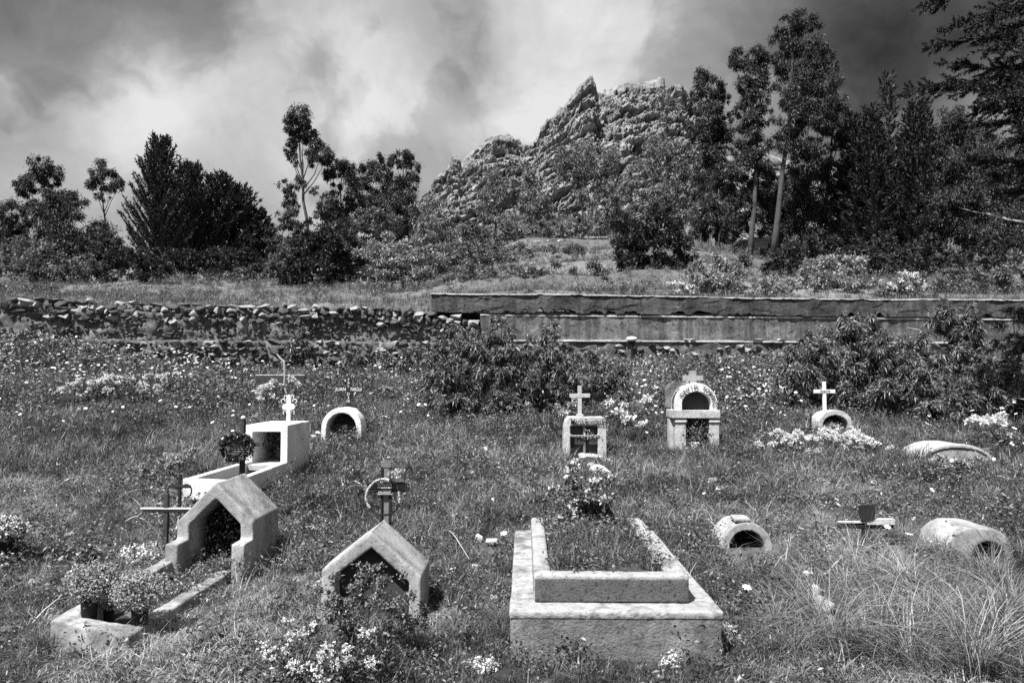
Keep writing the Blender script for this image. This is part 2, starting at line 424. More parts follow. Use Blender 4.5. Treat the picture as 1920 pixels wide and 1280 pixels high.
# field sheet begins right behind the wall: shift rows to follow its line
xs = np.linspace(-110, 110, 241); v = np.linspace(0, 1, 200)
X, T = np.meshgrid(xs, v); y0 = np.clip(wall_y(X), 17, 23.5) + .22; Yf = y0 + (T ** 1.7) * (160 - y0)
V = np.stack([X.ravel(), Yf.ravel(), fz_np(X.ravel(), Yf.ravel())], 1)
i = np.arange(240 * 199); r = i // 240; c = i % 240; a = r * 241 + c
fe = mesh_np('field', V, np.stack([a, a + 1, a + 242, a + 241], 1), M['field'], True)
tag(link('field', fe), 'terraced hillside field behind the cemetery wall', kind='structure')
fm = grid_mesh('far_terrain', np.linspace(-900, 900, 61), np.linspace(-300, 1500, 61), lambda x, y: np.where(y < 150, -1.2, 8.0) + np.clip((y - 150) / 1350, 0, 1) * 6 + vnoise(np.stack([x * .01, y * .01, x * 0], 1), 2) * 3 - np.where(y < 150, 3., 0), M['field'])
tag(link('far_terrain', fm), 'distant land reaching the horizon', kind='structure')

# ------------------------------------------------------------------ the rock mountain
def build_mountain():
    pr = np.array([(560, 470), (700, 440), (760, 395), (790, 368), (800, 352), (815, 332), (835, 318), (842, 300), (848, 288), (858, 290), (863, 303), (880, 284), (900, 268), (910, 255), (932, 246), (945, 249), (955, 247), (968, 252), (980, 264),
                   (1000, 262), (1008, 252), (1015, 235), (1034, 210), (1050, 198), (1066, 180), (1082, 160), (1095, 142), (1106, 135), (1115, 136), (1119, 152), (1126, 166), (1134, 157), (1140, 163), (1152, 158), (1160, 152), (1172, 150), (1178, 142), (1187, 145), (1190, 153),
                   (1205, 150), (1222, 147), (1235, 146), (1241, 142), (1250, 146), (1256, 155), (1280, 153), (1292, 160), (1298, 172), (1330, 215), (1400, 270), (1500, 300), (1620, 310), (1700, 310), (1790, 300), (1850, 310), (1980, 330), (2300, 360), (2600, 400)], float)
    pxs = np.concatenate([np.linspace(560, 780, 60, endpoint=False), np.linspace(780, 1330, 430, endpoint=False), np.linspace(1330, 2600, 110)])
    rid = np.interp(pxs, pr[:, 0], pr[:, 1])
    nt = 215; T = np.linspace(0, 1, nt)
    PX, TT = np.meshgrid(pxs, T); RID = np.meshgrid(rid, T)[0]
    Yd = 100 + 65 * TT ** 1.15
    base = 475.0
    PY = base + (RID - base) * TT ** .92
    # world positions of the slope
    dx = ((PX - 983) / FPX) * Yd; dz = CAMZ + (715 - PY) / FPX * Yd
    P = np.stack([dx.ravel(), Yd.ravel(), dz.ravel()], 1)
    # rock strata: dipping beds, blocky joints, ledges
    Q = P.copy(); ca, sa = math.cos(.42), math.sin(.42)
    Q = np.stack([P[:, 0] * ca + P[:, 2] * sa, P[:, 1], -P[:, 0] * sa + P[:, 2] * ca], 1)
    warp = (fbm(P * .08, 21, 3) - .5) * 7
    Q[:, 2] += warp; Q[:, 0] += warp * .6
    h1, g1 = facets(Q * np.array([.085, .12, .30]), 31, .9)
    h2, g2 = facets(Q * np.array([.17, .3, .85]), 41, .9)
    h3, g3_ = facets(Q * np.array([.45, .6, 1.9]), 43, .8)
    big = (fbm(P * .045, 55, 4) - .5); cv = h1 + .5
    h4, g4 = facets(Q * np.array([1.2, 1.2, 3.2]), 47, .7)
    disp = h1 * 3.0 + h2 * 1.5 + h3 * 1.0 + h4 * .6 + big * 5 - np.clip(.08 - g1, 0, .08) * 26 - np.clip(.07 - g2, 0, .07) * 18 - np.clip(.06 - g3_, 0, .06) * 10
    tf = TT.ravel()
    disp *= np.clip((1 - tf) / .07, .12, 1)
    P[:, 1] -= disp * 1.0; P[:, 2] += disp * .18
    # crest roughness
    P[:, 2] += np.clip((tf - .9) / .1, 0, 1) * h2 * 1.2
    # steep dark flanks at the left of each spire: pull them back
    n = len(pxs); rows = [P]
    back = P[-n:].copy()
    for k in range(1, 12):
        b = back.copy(); b[:, 1] += k * 6; b[:, 2] = b[:, 2] * (1 - k / 11) + 8 * k / 11 + (cv[-n:] - .5) * 2; rows.append(b)
    V = np.concatenate(rows); nr = nt + 11
    i = np.arange((n - 1) * (nr - 1)); r = i // (n - 1); c = i % (n - 1); a = r * n + c
    me = mesh_np('rock_mountain', V, np.stack([a, a + 1, a + n + 1, a + n], 1), M['rock'])
    tag(link('rock_mountain', me), 'craggy bare rock hill with a pointed summit behind the trees', kind='structure')
build_mountain()

# ------------------------------------------------------------------ stones
def rock_mesh(name, rnd, mat, flat=1.0):
    bm = bmesh.new()
    for _ in range(13):
        p = Vector((rnd.gauss(0, 1), rnd.gauss(0, 1), rnd.gauss(0, 1))).normalized()
        p = Vector((p.x * .5, p.y * .5, p.z * .5 * flat)) * rnd.uniform(.85, 1.1)
        bm.verts.new(p)
    bmesh.ops.convex_hull(bm, input=bm.verts)
    bm.normal_update()
    me = bpy.data.meshes.new(name); bm.to_mesh(me); bm.free(); me.materials.append(mat); return me
ROCKS_A = [rock_mesh('stone', R, M['stone_a']) for _ in range(9)]
ROCKS_B = [rock_mesh('stone', R, M['stone_b']) for _ in range(9)]
ROCKS_W = [rock_mesh('stone', R, M['slab'], .7) for _ in range(6)]
def stone(parent, p, sx, sy, sz, rot=None, kind=None):
    me = R.choice(kind or (ROCKS_A if R.random() < .45 else ROCKS_B))
    o = bpy.data.objects.new('stone', me); COL.objects.link(o); o.parent = parent; o.location = p
    o.scale = (sx, sy, sz); o.rotation_euler = rot or (R.uniform(-.3, .3), R.uniform(-.25, .25), R.uniform(-.5, .5)); return o

# ------------------------------------------------------------------ left wall: rubble on crumbling adobe
def rough_face(name, x0, x1, ztop, zbot, yoff, depth, mat, amp, seed, parent, topjit=.0, res=.07, botjit=0):
    """thick wall slab with an uneven front face following the wall line"""
    nx = int((x1 - x0) / res) + 1; nz = 22
    xs = np.linspace(x0, x1, nx)
    zt = np.array([ztop(x) for x in xs]) + (fbm(np.stack([xs * 1.8, xs * 0, xs * 0 + seed], 1), seed, 4) - .5) * topjit
    zb = np.array([zbot(x) for x in xs]) + (np.maximum(0, fbm(np.stack([xs * 4.5, xs * 0, xs * 0 + seed], 1), seed + 5, 4) - .5)) * botjit
    V = []; rows = []
    for k in range(nz):
        f = k / (nz - 1); z = zb + (zt - zb) * f
        rows.append(np.stack([xs, wall_y(xs) + yoff, z], 1))
    P = np.concatenate(rows)
    d1, d2, cv = worley(P * np.array([2.2, 2.2, 4.5]), seed)
    n = (fbm(P * 1.3, seed, 5, .6) - .5) * 2 + (cv - .5) * .8
    P[:, 1] -= n * amp
    # top edge back, and back face
    t1 = rows[-1].copy(); t1[:, 1] = wall_y(xs) + yoff + depth * .5; t1[:, 2] = zt + .01
    t2 = rows[-1].copy(); t2[:, 1] = wall_y(xs) + yoff + depth; t2[:, 2] = zt - .01
    t3 = t2.copy(); t3[:, 2] = zb
    t0 = P[:nx].copy()
    V = np.concatenate([P, t1, t2, t3, t0]); nr = nz + 4
    i = np.arange((nx - 1) * (nr - 1)); r = i // (nx - 1); c = i % (nx - 1); a = r * nx + c
    me = mesh_np(name, V, np.stack([a, a + 1, a + nx + 1, a + nx], 1), mat)
    return link(name, me, parent)

sw = empty('stone_wall', (0, 0, 0)); tag(sw, 'long tumbledown rubble and adobe wall on the left of the cemetery', 'stone wall')
top_l = lambda x: float(np.interp(x, [-24, -14, -10, -6.5, -2.9, -2.6, -1.2], [3.75, 3.55, 3.45, 3.42, 3.38, 3.18, 3.12]))
rough_face('adobe_face', -24, -1.22, lambda x: top_l(x) - .10, lambda x: 2.35, 0, .6, M['adobe'], .16, 71, sw, .14, res=.05)
rough_face('lower_bench', -24, -1.0, lambda x: 2.56, lambda x: 1.2, -.42, .5, M['adobe'], .12, 77, sw, .10, res=.05)
pos = []
for row, (dz, s) in enumerate([(-.34, .24), (-.20, .24), (-.06, .24), (.05, .19)]):
    x = -14.6 - row * .1
    while x < -1.35:
        w = R.uniform(.13, .36) * (1.25 if row == 3 else 1); 
        if not (row == 0 and R.random() < .35) and not (row == 3 and R.random() < .25):
            pos.append((x + w / 2, .02 + R.uniform(-.06, .05), top_l(x) + dz + R.uniform(-.03, .03), w * 1.3, R.uniform(.3, .42), s * R.uniform(.75, 1.25)))
        x += w
for row in range(4):
    x = -10.8 + row * .6
    while x < -.9:
        w = R.uniform(.14, .38)
        if R.random() < .85: pos.append((x + w / 2, -.38 + R.uniform(-.06, .05), 2.50 - row * .145 + R.uniform(-.03, .03), w * 1.2, .3, R.uniform(.15, .24)))
        x += w
R.shuffle(pos)
for (x, dy, z, sx, sy, sz) in pos[:298]:
    stone(sw, (x, wall_y(x) + dy, z), sx, sy, sz)
rest = MB()
for (x, dy, z, sx, sy, sz) in pos[298:]:
    me = R.choice(ROCKS_B); rest.add([(v.co.x * sx + x, v.co.y * sy + wall_y(x) + dy, v.co.z * sz + z) for v in me.vertices], [tuple(p.vertices) for p in me.polygons])
for q in range(1500):                                # crumbled clods and pebbles bedded in the mud
    x = R.uniform(-15, -1.3); up = R.random() < .6; z = R.uniform(2.6, top_l(x)) if up else R.uniform(1.9, 2.5); s = R.uniform(.04, .13)
    me = R.choice(ROCKS_B); rest.add([(v.co.x * s * 1.3 + x, v.co.y * s * 1.2 + wall_y(x) + (-.03 if up else -.46) + R.uniform(-.03, .03), v.co.z * s + z) for v in me.vertices], [tuple(p.vertices) for p in me.polygons])
if rest.v: tag(rest.build('small_stones', M['stone_b'], sw), kind='stuff')

# ------------------------------------------------------------------ right wall: plastered, two courses
def sag(x): return .02 * math.sin(x * .45 + 1) + .006 * math.sin(x * 1.7)
pw = empty('plastered_wall', (0, 0, 0)); tag(pw, 'long stained plaster wall with overhanging top course on the right', 'wall')
rough_face('top_course', -2.52, 24, lambda x: 3.86 + sag(x), lambda x: 3.37 + sag(x) * .6, -.07, .42, M['plaster'], .035, 81, pw, .02, .04, .40)
rough_face('coping', -2.54, 24, lambda x: 3.885 + sag(x), lambda x: 3.85 + sag(x), -.10, .46, M['coping'], .02, 82, pw, .03, .04, .08)
rough_face('lower_course', -1.2, 24, lambda x: 3.40, lambda x: 2.55, 0, .3, M['plaster_low'], .03, 83, pw, .0, .05)
rough_face('mortar_joint', -1.2, 24, lambda x: 3.33, lambda x: 3.30, -.03, .1, M['coping'], .04, 86, pw, .05, .05)
rough_face('footing', -1.15, 24, lambda x: 2.60, lambda x: 1.3, -.34, .4, M['adobe'], .06, 84, pw, .07)
rough_face('footing_edge', -.6, 24, lambda x: 2.63, lambda x: 2.585, -.40, .42, M['coping'], .05, 85, pw, .05)
for k in range(70):
    x = R.uniform(.2, 13); stone(pw, (x, wall_y(x) - .36, 2.5 - abs(R.gauss(0, .25))), R.uniform(.15, .4), .3, R.uniform(.08, .18))
for px in (1180, 1286, 1300, 1420, 1432, 1470):
    x = (px - 983) / FPX * 20.3; stone(pw, (x, wall_y(x) - .38, 2.66), R.uniform(.18, .3), .2, .08, kind=ROCKS_W)

# ------------------------------------------------------------------ foliage engine
def quads(B, D, Lg, Wd, g, name, mat, parent=None, bend=.15):
    """leaf-shaped quads: base B, direction D, length, width"""
    n = len(B); D = D / np.maximum(np.linalg.norm(D, axis=1, keepdims=True), 1e-6)
    rnd = g.normal(size=(n, 3)); Sd = np.cross(D, rnd); Sd /= np.maximum(np.linalg.norm(Sd, axis=1, keepdims=True), 1e-6)
    Lg = np.broadcast_to(np.asarray(Lg, float), (n,))[:, None]; Wd = np.broadcast_to(np.asarray(Wd, float), (n,))[:, None]
    mid = B + D * Lg * .45
    tip = B + D * Lg; tip[:, 2] -= (Lg[:, 0] * bend)
    V = np.stack([B, mid + Sd * Wd * .5, tip, mid - Sd * Wd * .5], 1).reshape(-1, 3)
    F = np.arange(n * 4).reshape(n, 4)
    me = mesh_np(name, V, F, mat)
    return me

def blob_points(blobs, g, dens, leaf, sub=.36, squash=1.0, ragged=1.0):
    """clumped leaf anchor points for a list of (centre, radius); returns points and outward directions"""
    Bs, Ds = [], []
    for (c, r) in blobs:
        rr = np.array(r if hasattr(r, '__len__') else (r, r, r * squash), float); rm = rr.mean()
        nl = int(dens * rr[0] * rr[2] / (leaf * leaf)) + 12
        ns = max(8, int((rm / leaf) * (2.6 if sub < .29 else 3.6))); ns = min(ns, 110)
        u = g.normal(size=(ns, 3)); u /= np.linalg.norm(u, axis=1, keepdims=True)
        u *= (g.uniform(.25, 1, size=(ns, 1)) ** .45) * g.uniform(.78, 1.0 + .16 * ragged, size=(ns, 1))
        k = g.integers(0, ns, nl)
        w = g.normal(size=(nl, 3)) * sub * .5 * g.uniform(.5, 1.2, size=(ns, 1))[k]
        P = u[k] + w
        Bs.append(np.array(c) + P * rr); Ds.append(P * .7 + w * 2.0)
    return np.concatenate(Bs), np.concatenate(Ds)

def limb_mesh(root_pt, targets, r0, g, name, mat, parent, waist=None):
    mb = MB(); p0 = Vector(root_pt)
    top = max(targets, key=lambda t: t[2]) if targets else p0 + Vector((0, 0, 1))
    top = Vector(top); n = 9; path = []; rad = []
    for i in range(n):
        f = i / (n - 1); p = p0.lerp(top, f); s = math.sin(f * math.pi)
        p += Vector((g.normal(0, .10) * r0 * 4 * s, g.normal(0, .1) * r0 * 4 * s, 0)); path.append(p); rad.append(r0 * (1.25 if i == 0 else 1) * (1 - .85 * f))
    mb.tube(path, rad, 7)
    for t in targets:
        t = Vector(t)
        if (t - top).length < 1e-3: continue
        f = max(.12, min(.85, ((t.z - p0.z) / max(.1, top.z - p0.z)) * .72)); k = f * (n - 1); i = int(k); b = path[i].lerp(path[min(i + 1, n - 1)], k - i)
        rb = r0 * (1 - .85 * f) * .6; m = b.lerp(t, .5) + Vector((0, 0, -.08 * (t - b).length)) + Vector((g.normal(0, .05), g.normal(0, .05), 0)) * (t - b).length
        mb.tube([b, b.lerp(m, .6), m, t], [rb, rb * .8, rb * .6, rb * .2], 5)
    return mb.build(name, mat, parent, smooth=True)

def local(o, mesh, loc):
    pass

def plant(name, label, cat, Y, blobs, base=None, kind='euc', mat='leaf_dark', bark='bark_dark', group=None, r0=None, seed=0, dens=None, leafpx=None, depth=1.0, zground=None, flowers=None, trunk_to=None):
    """tree or shrub whose crown lobes sit at (px, py, radius px[, ry px]) at world distance Y"""
    g = np.random.default_rng(seed + 1000)
    k = Y / FPX
    if base is None: base = sum(b[0] for b in blobs) / len(blobs)
    bx = (base - 983) / FPX * Y
    bz = (gz(bx, Y) if Y < wall_y(bx) else fz(bx, Y)) - .05
    root = empty(name, (bx, Y, bz)); off = np.array((bx, Y, bz))
    bl = []
    for b in blobs:
        gr = 1.14 if kind == 'euc' else 1.3 if name == 'flowering_plant' else 1.18 if 20 < Y < 45 else 1.22 if kind == 'fern' else 1.08; rx = b[2] * gr; rz = b[3] * (gr if kind != 'euc' else 1) if len(b) > 3 else b[2] * {'euc': 1.15, 'shrub': .9}.get(kind, 1)
        c = at(b[0], b[1], Y + g.uniform(-.5, .5) * rx * k * .8 * depth)
        bl.append((np.array(c) - off, (rx * k, rx * k * .9 * depth, rz * k)))
    lp = leafpx or {'euc': 5.8, 'shrub': 7.5, 'fern': 9}.get(kind, 8)
    leaf = lp * k
    dn = dens or {'euc': 45, 'shrub': 36, 'fern': 60}.get(kind, 40)
    B, D = blob_points(bl, g, dn, leaf, sub={'euc': .33, 'shrub': .25, 'fern': .25}.get(kind, .36))
    # keep the foliage above the ground under the plant
    keep = B[:, 2] > g.uniform(0.0, .12, len(B)) * leaf * 4
    B, D = B[keep], D[keep]
    sh = g.permutation(len(B)); B, D = B[sh], D[sh]
    n = len(B)
    D = D / np.maximum(np.linalg.norm(D, axis=1, keepdims=True), 1e-6)
    if kind == 'euc':
        D = D * .5 + g.normal(size=(n, 3)) * .45 + np.array([0, 0, -.75])
        me = quads(B, D, leaf * g.uniform(.6, 1.25, n), leaf * .26, g, 'crown', M[mat])
    elif kind == 'shrub':
        D = D * .8 + g.normal(size=(n, 3)) * .6 + np.array([0, 0, .25])
        me = quads(B, D, leaf * g.uniform(.5, 1.15, n), leaf * .38, g, 'crown', M[mat])
    elif kind == 'fern':                                # rosettes of narrow drooping leaflets
        m = n // 5; B5 = np.repeat(B[:m], 5, 0); D5 = np.repeat(D[:m], 5, 0) * .55 + np.array([0, 0, .35]) + g.normal(size=(m * 5, 3)) * .75
        me = quads(B5, D5, leaf * g.uniform(.7, 1.5, m * 5), leaf * .24, g, 'crown', M[mat], bend=.45)
    c = link('crown', me, root)
    tg = [tuple(b[0]) for b in bl][:9]
    H = max(b[0][2] for b in bl)
    if trunk_to: tg = tg
    limb_mesh((0, 0, -.1), tg, r0 or max(.02, H * (.014 if kind == 'euc' else .02)), g, 'trunk' if cat == 'tree' else 'stem', M[bark], root)
    if flowers:
        nf, fs, fm, top = flowers
        j = g.integers(0, len(B), nf * 3)
        j = j[np.argsort(-(B[j, 2] * top - B[j, 1]))][:nf] if top else j[:nf]
        C = B[j] + np.array([0, -leaf * .3, leaf * .3]); m = len(C)
        Bp = np.repeat(C, 5, 0) + g.normal(size=(m * 5, 3)) * fs * .12; Dp = g.normal(size=(m * 5, 3)) + np.array([0, -.35, .5])
        tag(link('flowers', quads(Bp, Dp, fs * g.uniform(.7, 1.3, m * 5), fs * .62, g, 'flowers', M[fm], bend=.1), root), kind='stuff')
    return tag(root, label, cat, group)

def conifer(name, label, Y, px, ptop, pbase, halfw, seed=0, group=None, up=.55, mat='needle', nb=150, rag=.25, lp=9, open_=.0, shape=.75):
    g = np.random.default_rng(seed + 77); k = Y / FPX
    top = at(px, ptop, Y); bx = top.x; bz = fz(bx, Y) - .1; H = top.z - bz; hw = halfw * k
    root = empty(name, (bx, Y, bz)); br = MB(); Bs, Ds = [], []
    br.tube([(0, 0, -.2), (0, 0, H * .5), (0, 0, H * .98)], [H * .022, H * .014, .03], 7)
    for i in range(nb):
        f = (i + g.uniform(0, 1)) / nb; z = H * (.08 + .90 * f); L = hw * (1 - f) ** shape * g.uniform(1 - rag, 1 + rag * .6) + .25
        if f > .9: L = max(L, .5)
        a = i * 2.4 + g.uniform(-.3, .3); d = np.array([math.cos(a), math.sin(a), up + .5 * f]); d /= np.linalg.norm(d)
        n = 5; pts = []
        for s in range(n):
            t = s / (n - 1); p = np.array([0, 0, z]) + d * L * t; p[2] += L * .22 * t * t * (1 if up > 0 else -.3); pts.append(p)
        br.tube(pts, [max(.02, L * .02 * (1 - .8 * s / (n - 1))) for s in range(n)], 3)
        m = int(L / (lp * k) * 13) + 6; t = g.uniform(.15, 1, m) ** .8
        P = np.array([0, 0, z]) + d * (L * t)[:, None] + np.array([0, 0, 1]) * (L * .22 * t * t * (1 if up > 0 else -.3))[:, None] + g.normal(size=(m, 3)) * lp * k * .30 * (1.1 - t)[:, None]
        Bs.append(P); Ds.append(d * .8 + g.normal(size=(m, 3)) * .45 + np.array([0, 0, .3]))
    B = np.concatenate(Bs); D = np.concatenate(Ds)
    link('crown', quads(B, D, lp * k * g.uniform(.6, 1.2, len(B)), lp * k * .22, g, 'crown', M[mat], bend=0), root)
    br.build('trunk', M['bark_dark'], root)
    return tag(root, label, 'tree', group)

# ------------------------------------------------------------------ trees beyond the wall
GT = 'trees growing beyond the cemetery wall'
E = 'eucalyptus_tree'
trees = [
 # name, label, Y, blobs, base px, mat, bark
 (E, 'dark eucalyptus with a small raised crown at the far left edge, above the round bush', 58, [(20,395,22),(5,420,22),(38,420,18),(18,445,24),(62,450,20),(0,460,30),(40,470,26)], 25, 'leaf_dark', 'bark_dark'),
 (E, 'eucalyptus with a stepped two-lobed crown, tallest one at the left edge of the photo', 60, [(75,305,20,26),(95,325,20,24),(62,345,26,26),(45,350,16,18),(105,370,28,26),(130,385,30,30),(90,410,34,34),(140,430,38,40),(110,455,40,40),(150,475,36,36),(62,395,20,20)], 110, 'leaf_dark', 'bark_dark'),
 (E, 'thin eucalyptus with a bare stem and small ball crown, left of the spiky conifer', 62, [(188,325,20,26),(208,340,22,20),(180,345,14,16),(222,350,10,10),(192,368,10,8),(200,440,24,36),(215,475,24,34)], 200, 'leaf_dark', 'bark_dark'),
 (E, 'tall solitary eucalyptus with a feathery topknot standing in the gap of sky', 52, [(558,218,24,28),(568,238,18,20),(550,238,16,18),(585,262,22,26),(560,258,16,14),(604,282,20,22),(612,300,12,14),(548,268,12,18),(542,285,8,14),(552,298,7,12),(592,302,14,14),(535,352,12,14),(545,372,16,16),(560,345,14,14),(548,390,12,14),(590,355,8,8),(608,385,14,14),(618,372,12,12),(600,400,14,12)], 577, 'leaf_dark', 'bark'),
 (E, 'eucalyptus with drooping bunches just right of the tall solitary one', 54, [(632,312,20,24),(652,330,14,28),(622,330,14,16),(642,305,14,12),(622,395,20,22),(632,372,12,18),(655,380,16,24),(640,420,26,26)], 630, 'leaf_dark', 'bark_dark'),
 (E, 'broad eucalyptus with several upright lobes left of the rocky hill', 56, [(668,318,14,18),(690,312,14,16),(708,305,13,16),(725,312,14,18),(742,300,16,14),(758,300,18,20),(775,318,14,22),(765,345,20,26),(735,345,24,26),(700,345,24,26),(675,350,18,26),(690,385,28,28),(730,385,30,30),(765,385,22,34),(660,400,24,26),(775,430,16,30),(740,430,30,30)], 735, 'leaf_dark', 'bark_dark'),
 (E, 'loose grey-leaved tree leaning against the left foot of the rocky hill', 50, [(810,385,20,24),(800,420,24,26),(830,420,20,24),(815,455,26,24),(845,460,18,22),(828,480,20,16)], 815, 'leaf_mid', 'bark_dark'),
 (E, 'slender pale eucalyptus, leftmost in front of the rock face', 58, [(925,330,16,16),(935,350,22,18),(915,360,18,18),(925,385,26,20),(945,375,14,16),(905,395,14,16),(930,412,24,12),(950,408,14,12)], 932, 'leaf_mid', 'bark'),
 (E, 'eucalyptus with a thin top and bunched skirt, second in front of the rock face', 60, [(990,322,14,18),(1000,345,18,20),(985,360,16,16),(1010,375,18,16),(990,395,26,20),(1012,405,24,22),(995,430,28,18),(1020,382,14,14)], 1000, 'leaf_mid', 'bark_dark'),
 (E, 'wide drooping eucalyptus in the middle of the rock face', 57, [(1060,285,20,14),(1085,278,24,16),(1110,288,20,16),(1048,305,16,16),(1075,315,28,22),(1105,320,24,24),(1125,345,16,22),(1085,350,16,22),(1100,375,12,18),(1115,372,10,22),(1070,300,20,20),(1140,375,14,22),(1138,400,14,18)], 1098, 'leaf_mid', 'bark_dark'),
 (E, 'ragged tree with hanging foliage beside the boarded shed', 58, [(1150,300,14,20),(1165,325,18,22),(1180,345,16,20),(1155,355,16,20),(1170,385,18,20),(1155,410,18,22),(1185,400,14,20),(1140,425,16,14)], 1160, 'leaf_mid', 'bark_dark'),
 (E, 'small sparse tree standing on top of the rock face', 95, [(1248,180,14,16),(1262,205,14,18),(1250,225,10,12)], 1256, 'leaf_mid', 'bark_dark'),
 (E, 'airy light-leaved tree with thin branches below the summit plateau', 54, [(1220,280,22,20),(1245,270,24,18),(1270,285,26,20),(1295,305,22,20),(1210,310,22,22),(1240,315,30,24),(1275,325,30,24),(1300,345,20,22),(1225,350,26,22),(1260,360,28,22),(1290,378,18,18),(1215,385,16,18)], 1295, 'leaf_mid', 'bark_dark'),
 (E, 'dark upright eucalyptus with a rounded top, left of the two tall ones', 52, [(1322,145,18,20),(1338,165,20,22),(1315,180,22,26),(1345,195,16,24),(1325,215,26,28),(1310,250,22,28),(1340,250,26,28),(1320,290,26,26),(1360,180,8,12),(1368,240,14,22),(1345,295,22,24),(1362,215,8,10)], 1350, 'leaf_dark', 'bark_dark'),
 (E, 'tall eucalyptus with a pale bare trunk and knobbly crown, second highest in the photo', 48, [(1390,102,18,20),(1378,118,12,18),(1412,112,20,24),(1428,98,14,14),(1436,120,12,20),(1395,135,20,22),(1420,145,22,22),(1400,172,20,24),(1425,180,20,22),(1385,200,12,18),(1410,215,22,26),(1435,215,16,24),(1400,255,22,26),(1425,265,24,26),(1402,300,18,22),(1430,310,20,24),(1385,280,14,20)], 1408, 'leaf_dark', 'bark'),
 (E, 'highest eucalyptus of all with a dense dark crown reaching almost to the top', 47, [(1478,45,18,20),(1500,38,22,22),(1520,52,16,20),(1468,78,18,24),(1500,80,28,28),(1530,92,20,26),(1552,110,16,26),(1460,110,12,16),(1485,125,26,28),(1520,135,32,34),(1550,150,20,30),(1475,165,22,28),(1510,185,34,34),(1550,190,22,28),(1480,215,24,30),(1520,235,30,30),(1495,270,24,30),(1540,225,18,20),(1510,305,26,30),(1470,265,18,24),(1535,285,22,28)], 1450, 'leaf_dark', 'bark'),
 (E, 'dark eucalyptus mass with a low shoulder right of the highest tree', 50, [(1568,190,16,16),(1578,215,16,18),(1560,240,22,22),(1575,260,18,20),(1550,290,28,28),(1530,335,30,34),(1565,325,28,32),(1490,345,30,34),(1500,390,34,34),(1545,385,36,36),(1470,385,22,34),(1520,430,36,36),(1560,440,36,36),(1480,440,26,34),(1585,370,26,34)], 1540, 'leaf_dark', 'bark_dark'),
 (E, 'dense dark tree under the pale-trunked eucalyptus', 50, [(1330,335,30,26),(1365,330,28,28),(1350,370,32,28),(1325,395,28,28),(1375,390,26,28),(1340,430,30,28),(1310,420,22,24),(1370,430,22,24),(1440,360,22,30),(1445,400,20,30)], 1345, 'leaf_dark', 'bark_dark'),
 (E, 'round dark crown between the two pines at the right', 52, [(1640,290,34,34),(1680,280,34,34),(1620,340,36,40),(1665,345,40,40),(1710,330,36,40),(1640,400,42,42),(1690,400,42,44),(1605,420,30,38),(1650,450,44,36),(1710,450,40,34),(1740,300,30,30)], 1670, 'leaf_dark', 'bark_dark'),
 (E, 'wide rounded dark tree under the overhanging branches at the right', 46, [(1780,215,22,18),(1800,235,30,24),(1830,255,32,26),(1765,255,28,26),(1860,280,34,28),(1790,290,40,34),(1840,315,42,36),(1765,320,34,34),(1890,330,40,34),(1800,370,44,40),(1850,380,44,40),(1900,400,40,40),(1760,390,34,40),(1800,440,44,40),(1860,450,44,40),(1915,460,40,36),(1930,280,34,34)], 1820, 'leaf_dark', 'bark_dark'),
 (E, 'low dark trees closing the gap right of the conifers at the left', 66, [(505,440,22,16),(525,455,20,18),(490,465,26,22),(515,485,28,22),(545,425,18,18),(535,405,12,12),(552,445,18,20)], 512, 'leaf_dark', 'bark_dark'),
]
for i, (nm, lb, Y, bl, base, mt, bk) in enumerate(trees):
    plant(nm, lb, 'tree', Y, bl, base, 'euc', mt, bk, GT, seed=i * 7 + 3, dens=104 if mt == 'leaf_dark' else 56)

CT = 'conifers beyond the wall'
conifer('cypress_tree', 'spiky broad conifer with upswept branches, tallest of the left group', 58, 300, 262, 520, 84, 1, CT, up=.95, nb=190, rag=.30, shape=.52, lp=8)
conifer('cypress_tree', 'second spiky conifer half hidden behind the tallest one of the left group', 62, 358, 315, 520, 78, 2, CT, up=.95, nb=150, rag=.30, shape=.5, lp=8)
conifer('pine_tree', 'dark pointed conifer on the right shoulder of the left group', 64, 412, 335, 520, 74, 3, CT, up=.5, nb=120, shape=.5, lp=11)
conifer('pine_tree', 'lower dark conifer ending the left group towards the gap of sky', 66, 450, 358, 520, 62, 4, CT, up=.5, nb=120, shape=.42, lp=11)
conifer('pine_tree', 'small dark pointed conifer tucked beside the low trees at the gap of sky', 67, 482, 400, 520, 46, 5, CT, up=.4, nb=90, shape=.4, lp=11)
conifer('pine_tree', 'dark pine with stubby tip, left of the thin spire', 48, 1632, 205, 500, 56, 6, CT, up=.35, nb=120, shape=.6, lp=12)
conifer('pine_tree', 'thin spire-topped pine standing highest of the pines at the right', 49, 1662, 140, 500, 44, 7, CT, up=.3, nb=90, shape=.9, lp=11)
conifer('pine_tree', 'bushy pine right of the thin spire with open top shoots', 47, 1718, 195, 500, 66, 8, CT, up=.45, nb=130, shape=.55, lp=12)
conifer('pine_tree', 'low pine between the dark shoulder tree and the stubby pine', 49, 1598, 222, 500, 44, 9, CT, up=.35, nb=110, shape=.6, lp=12)

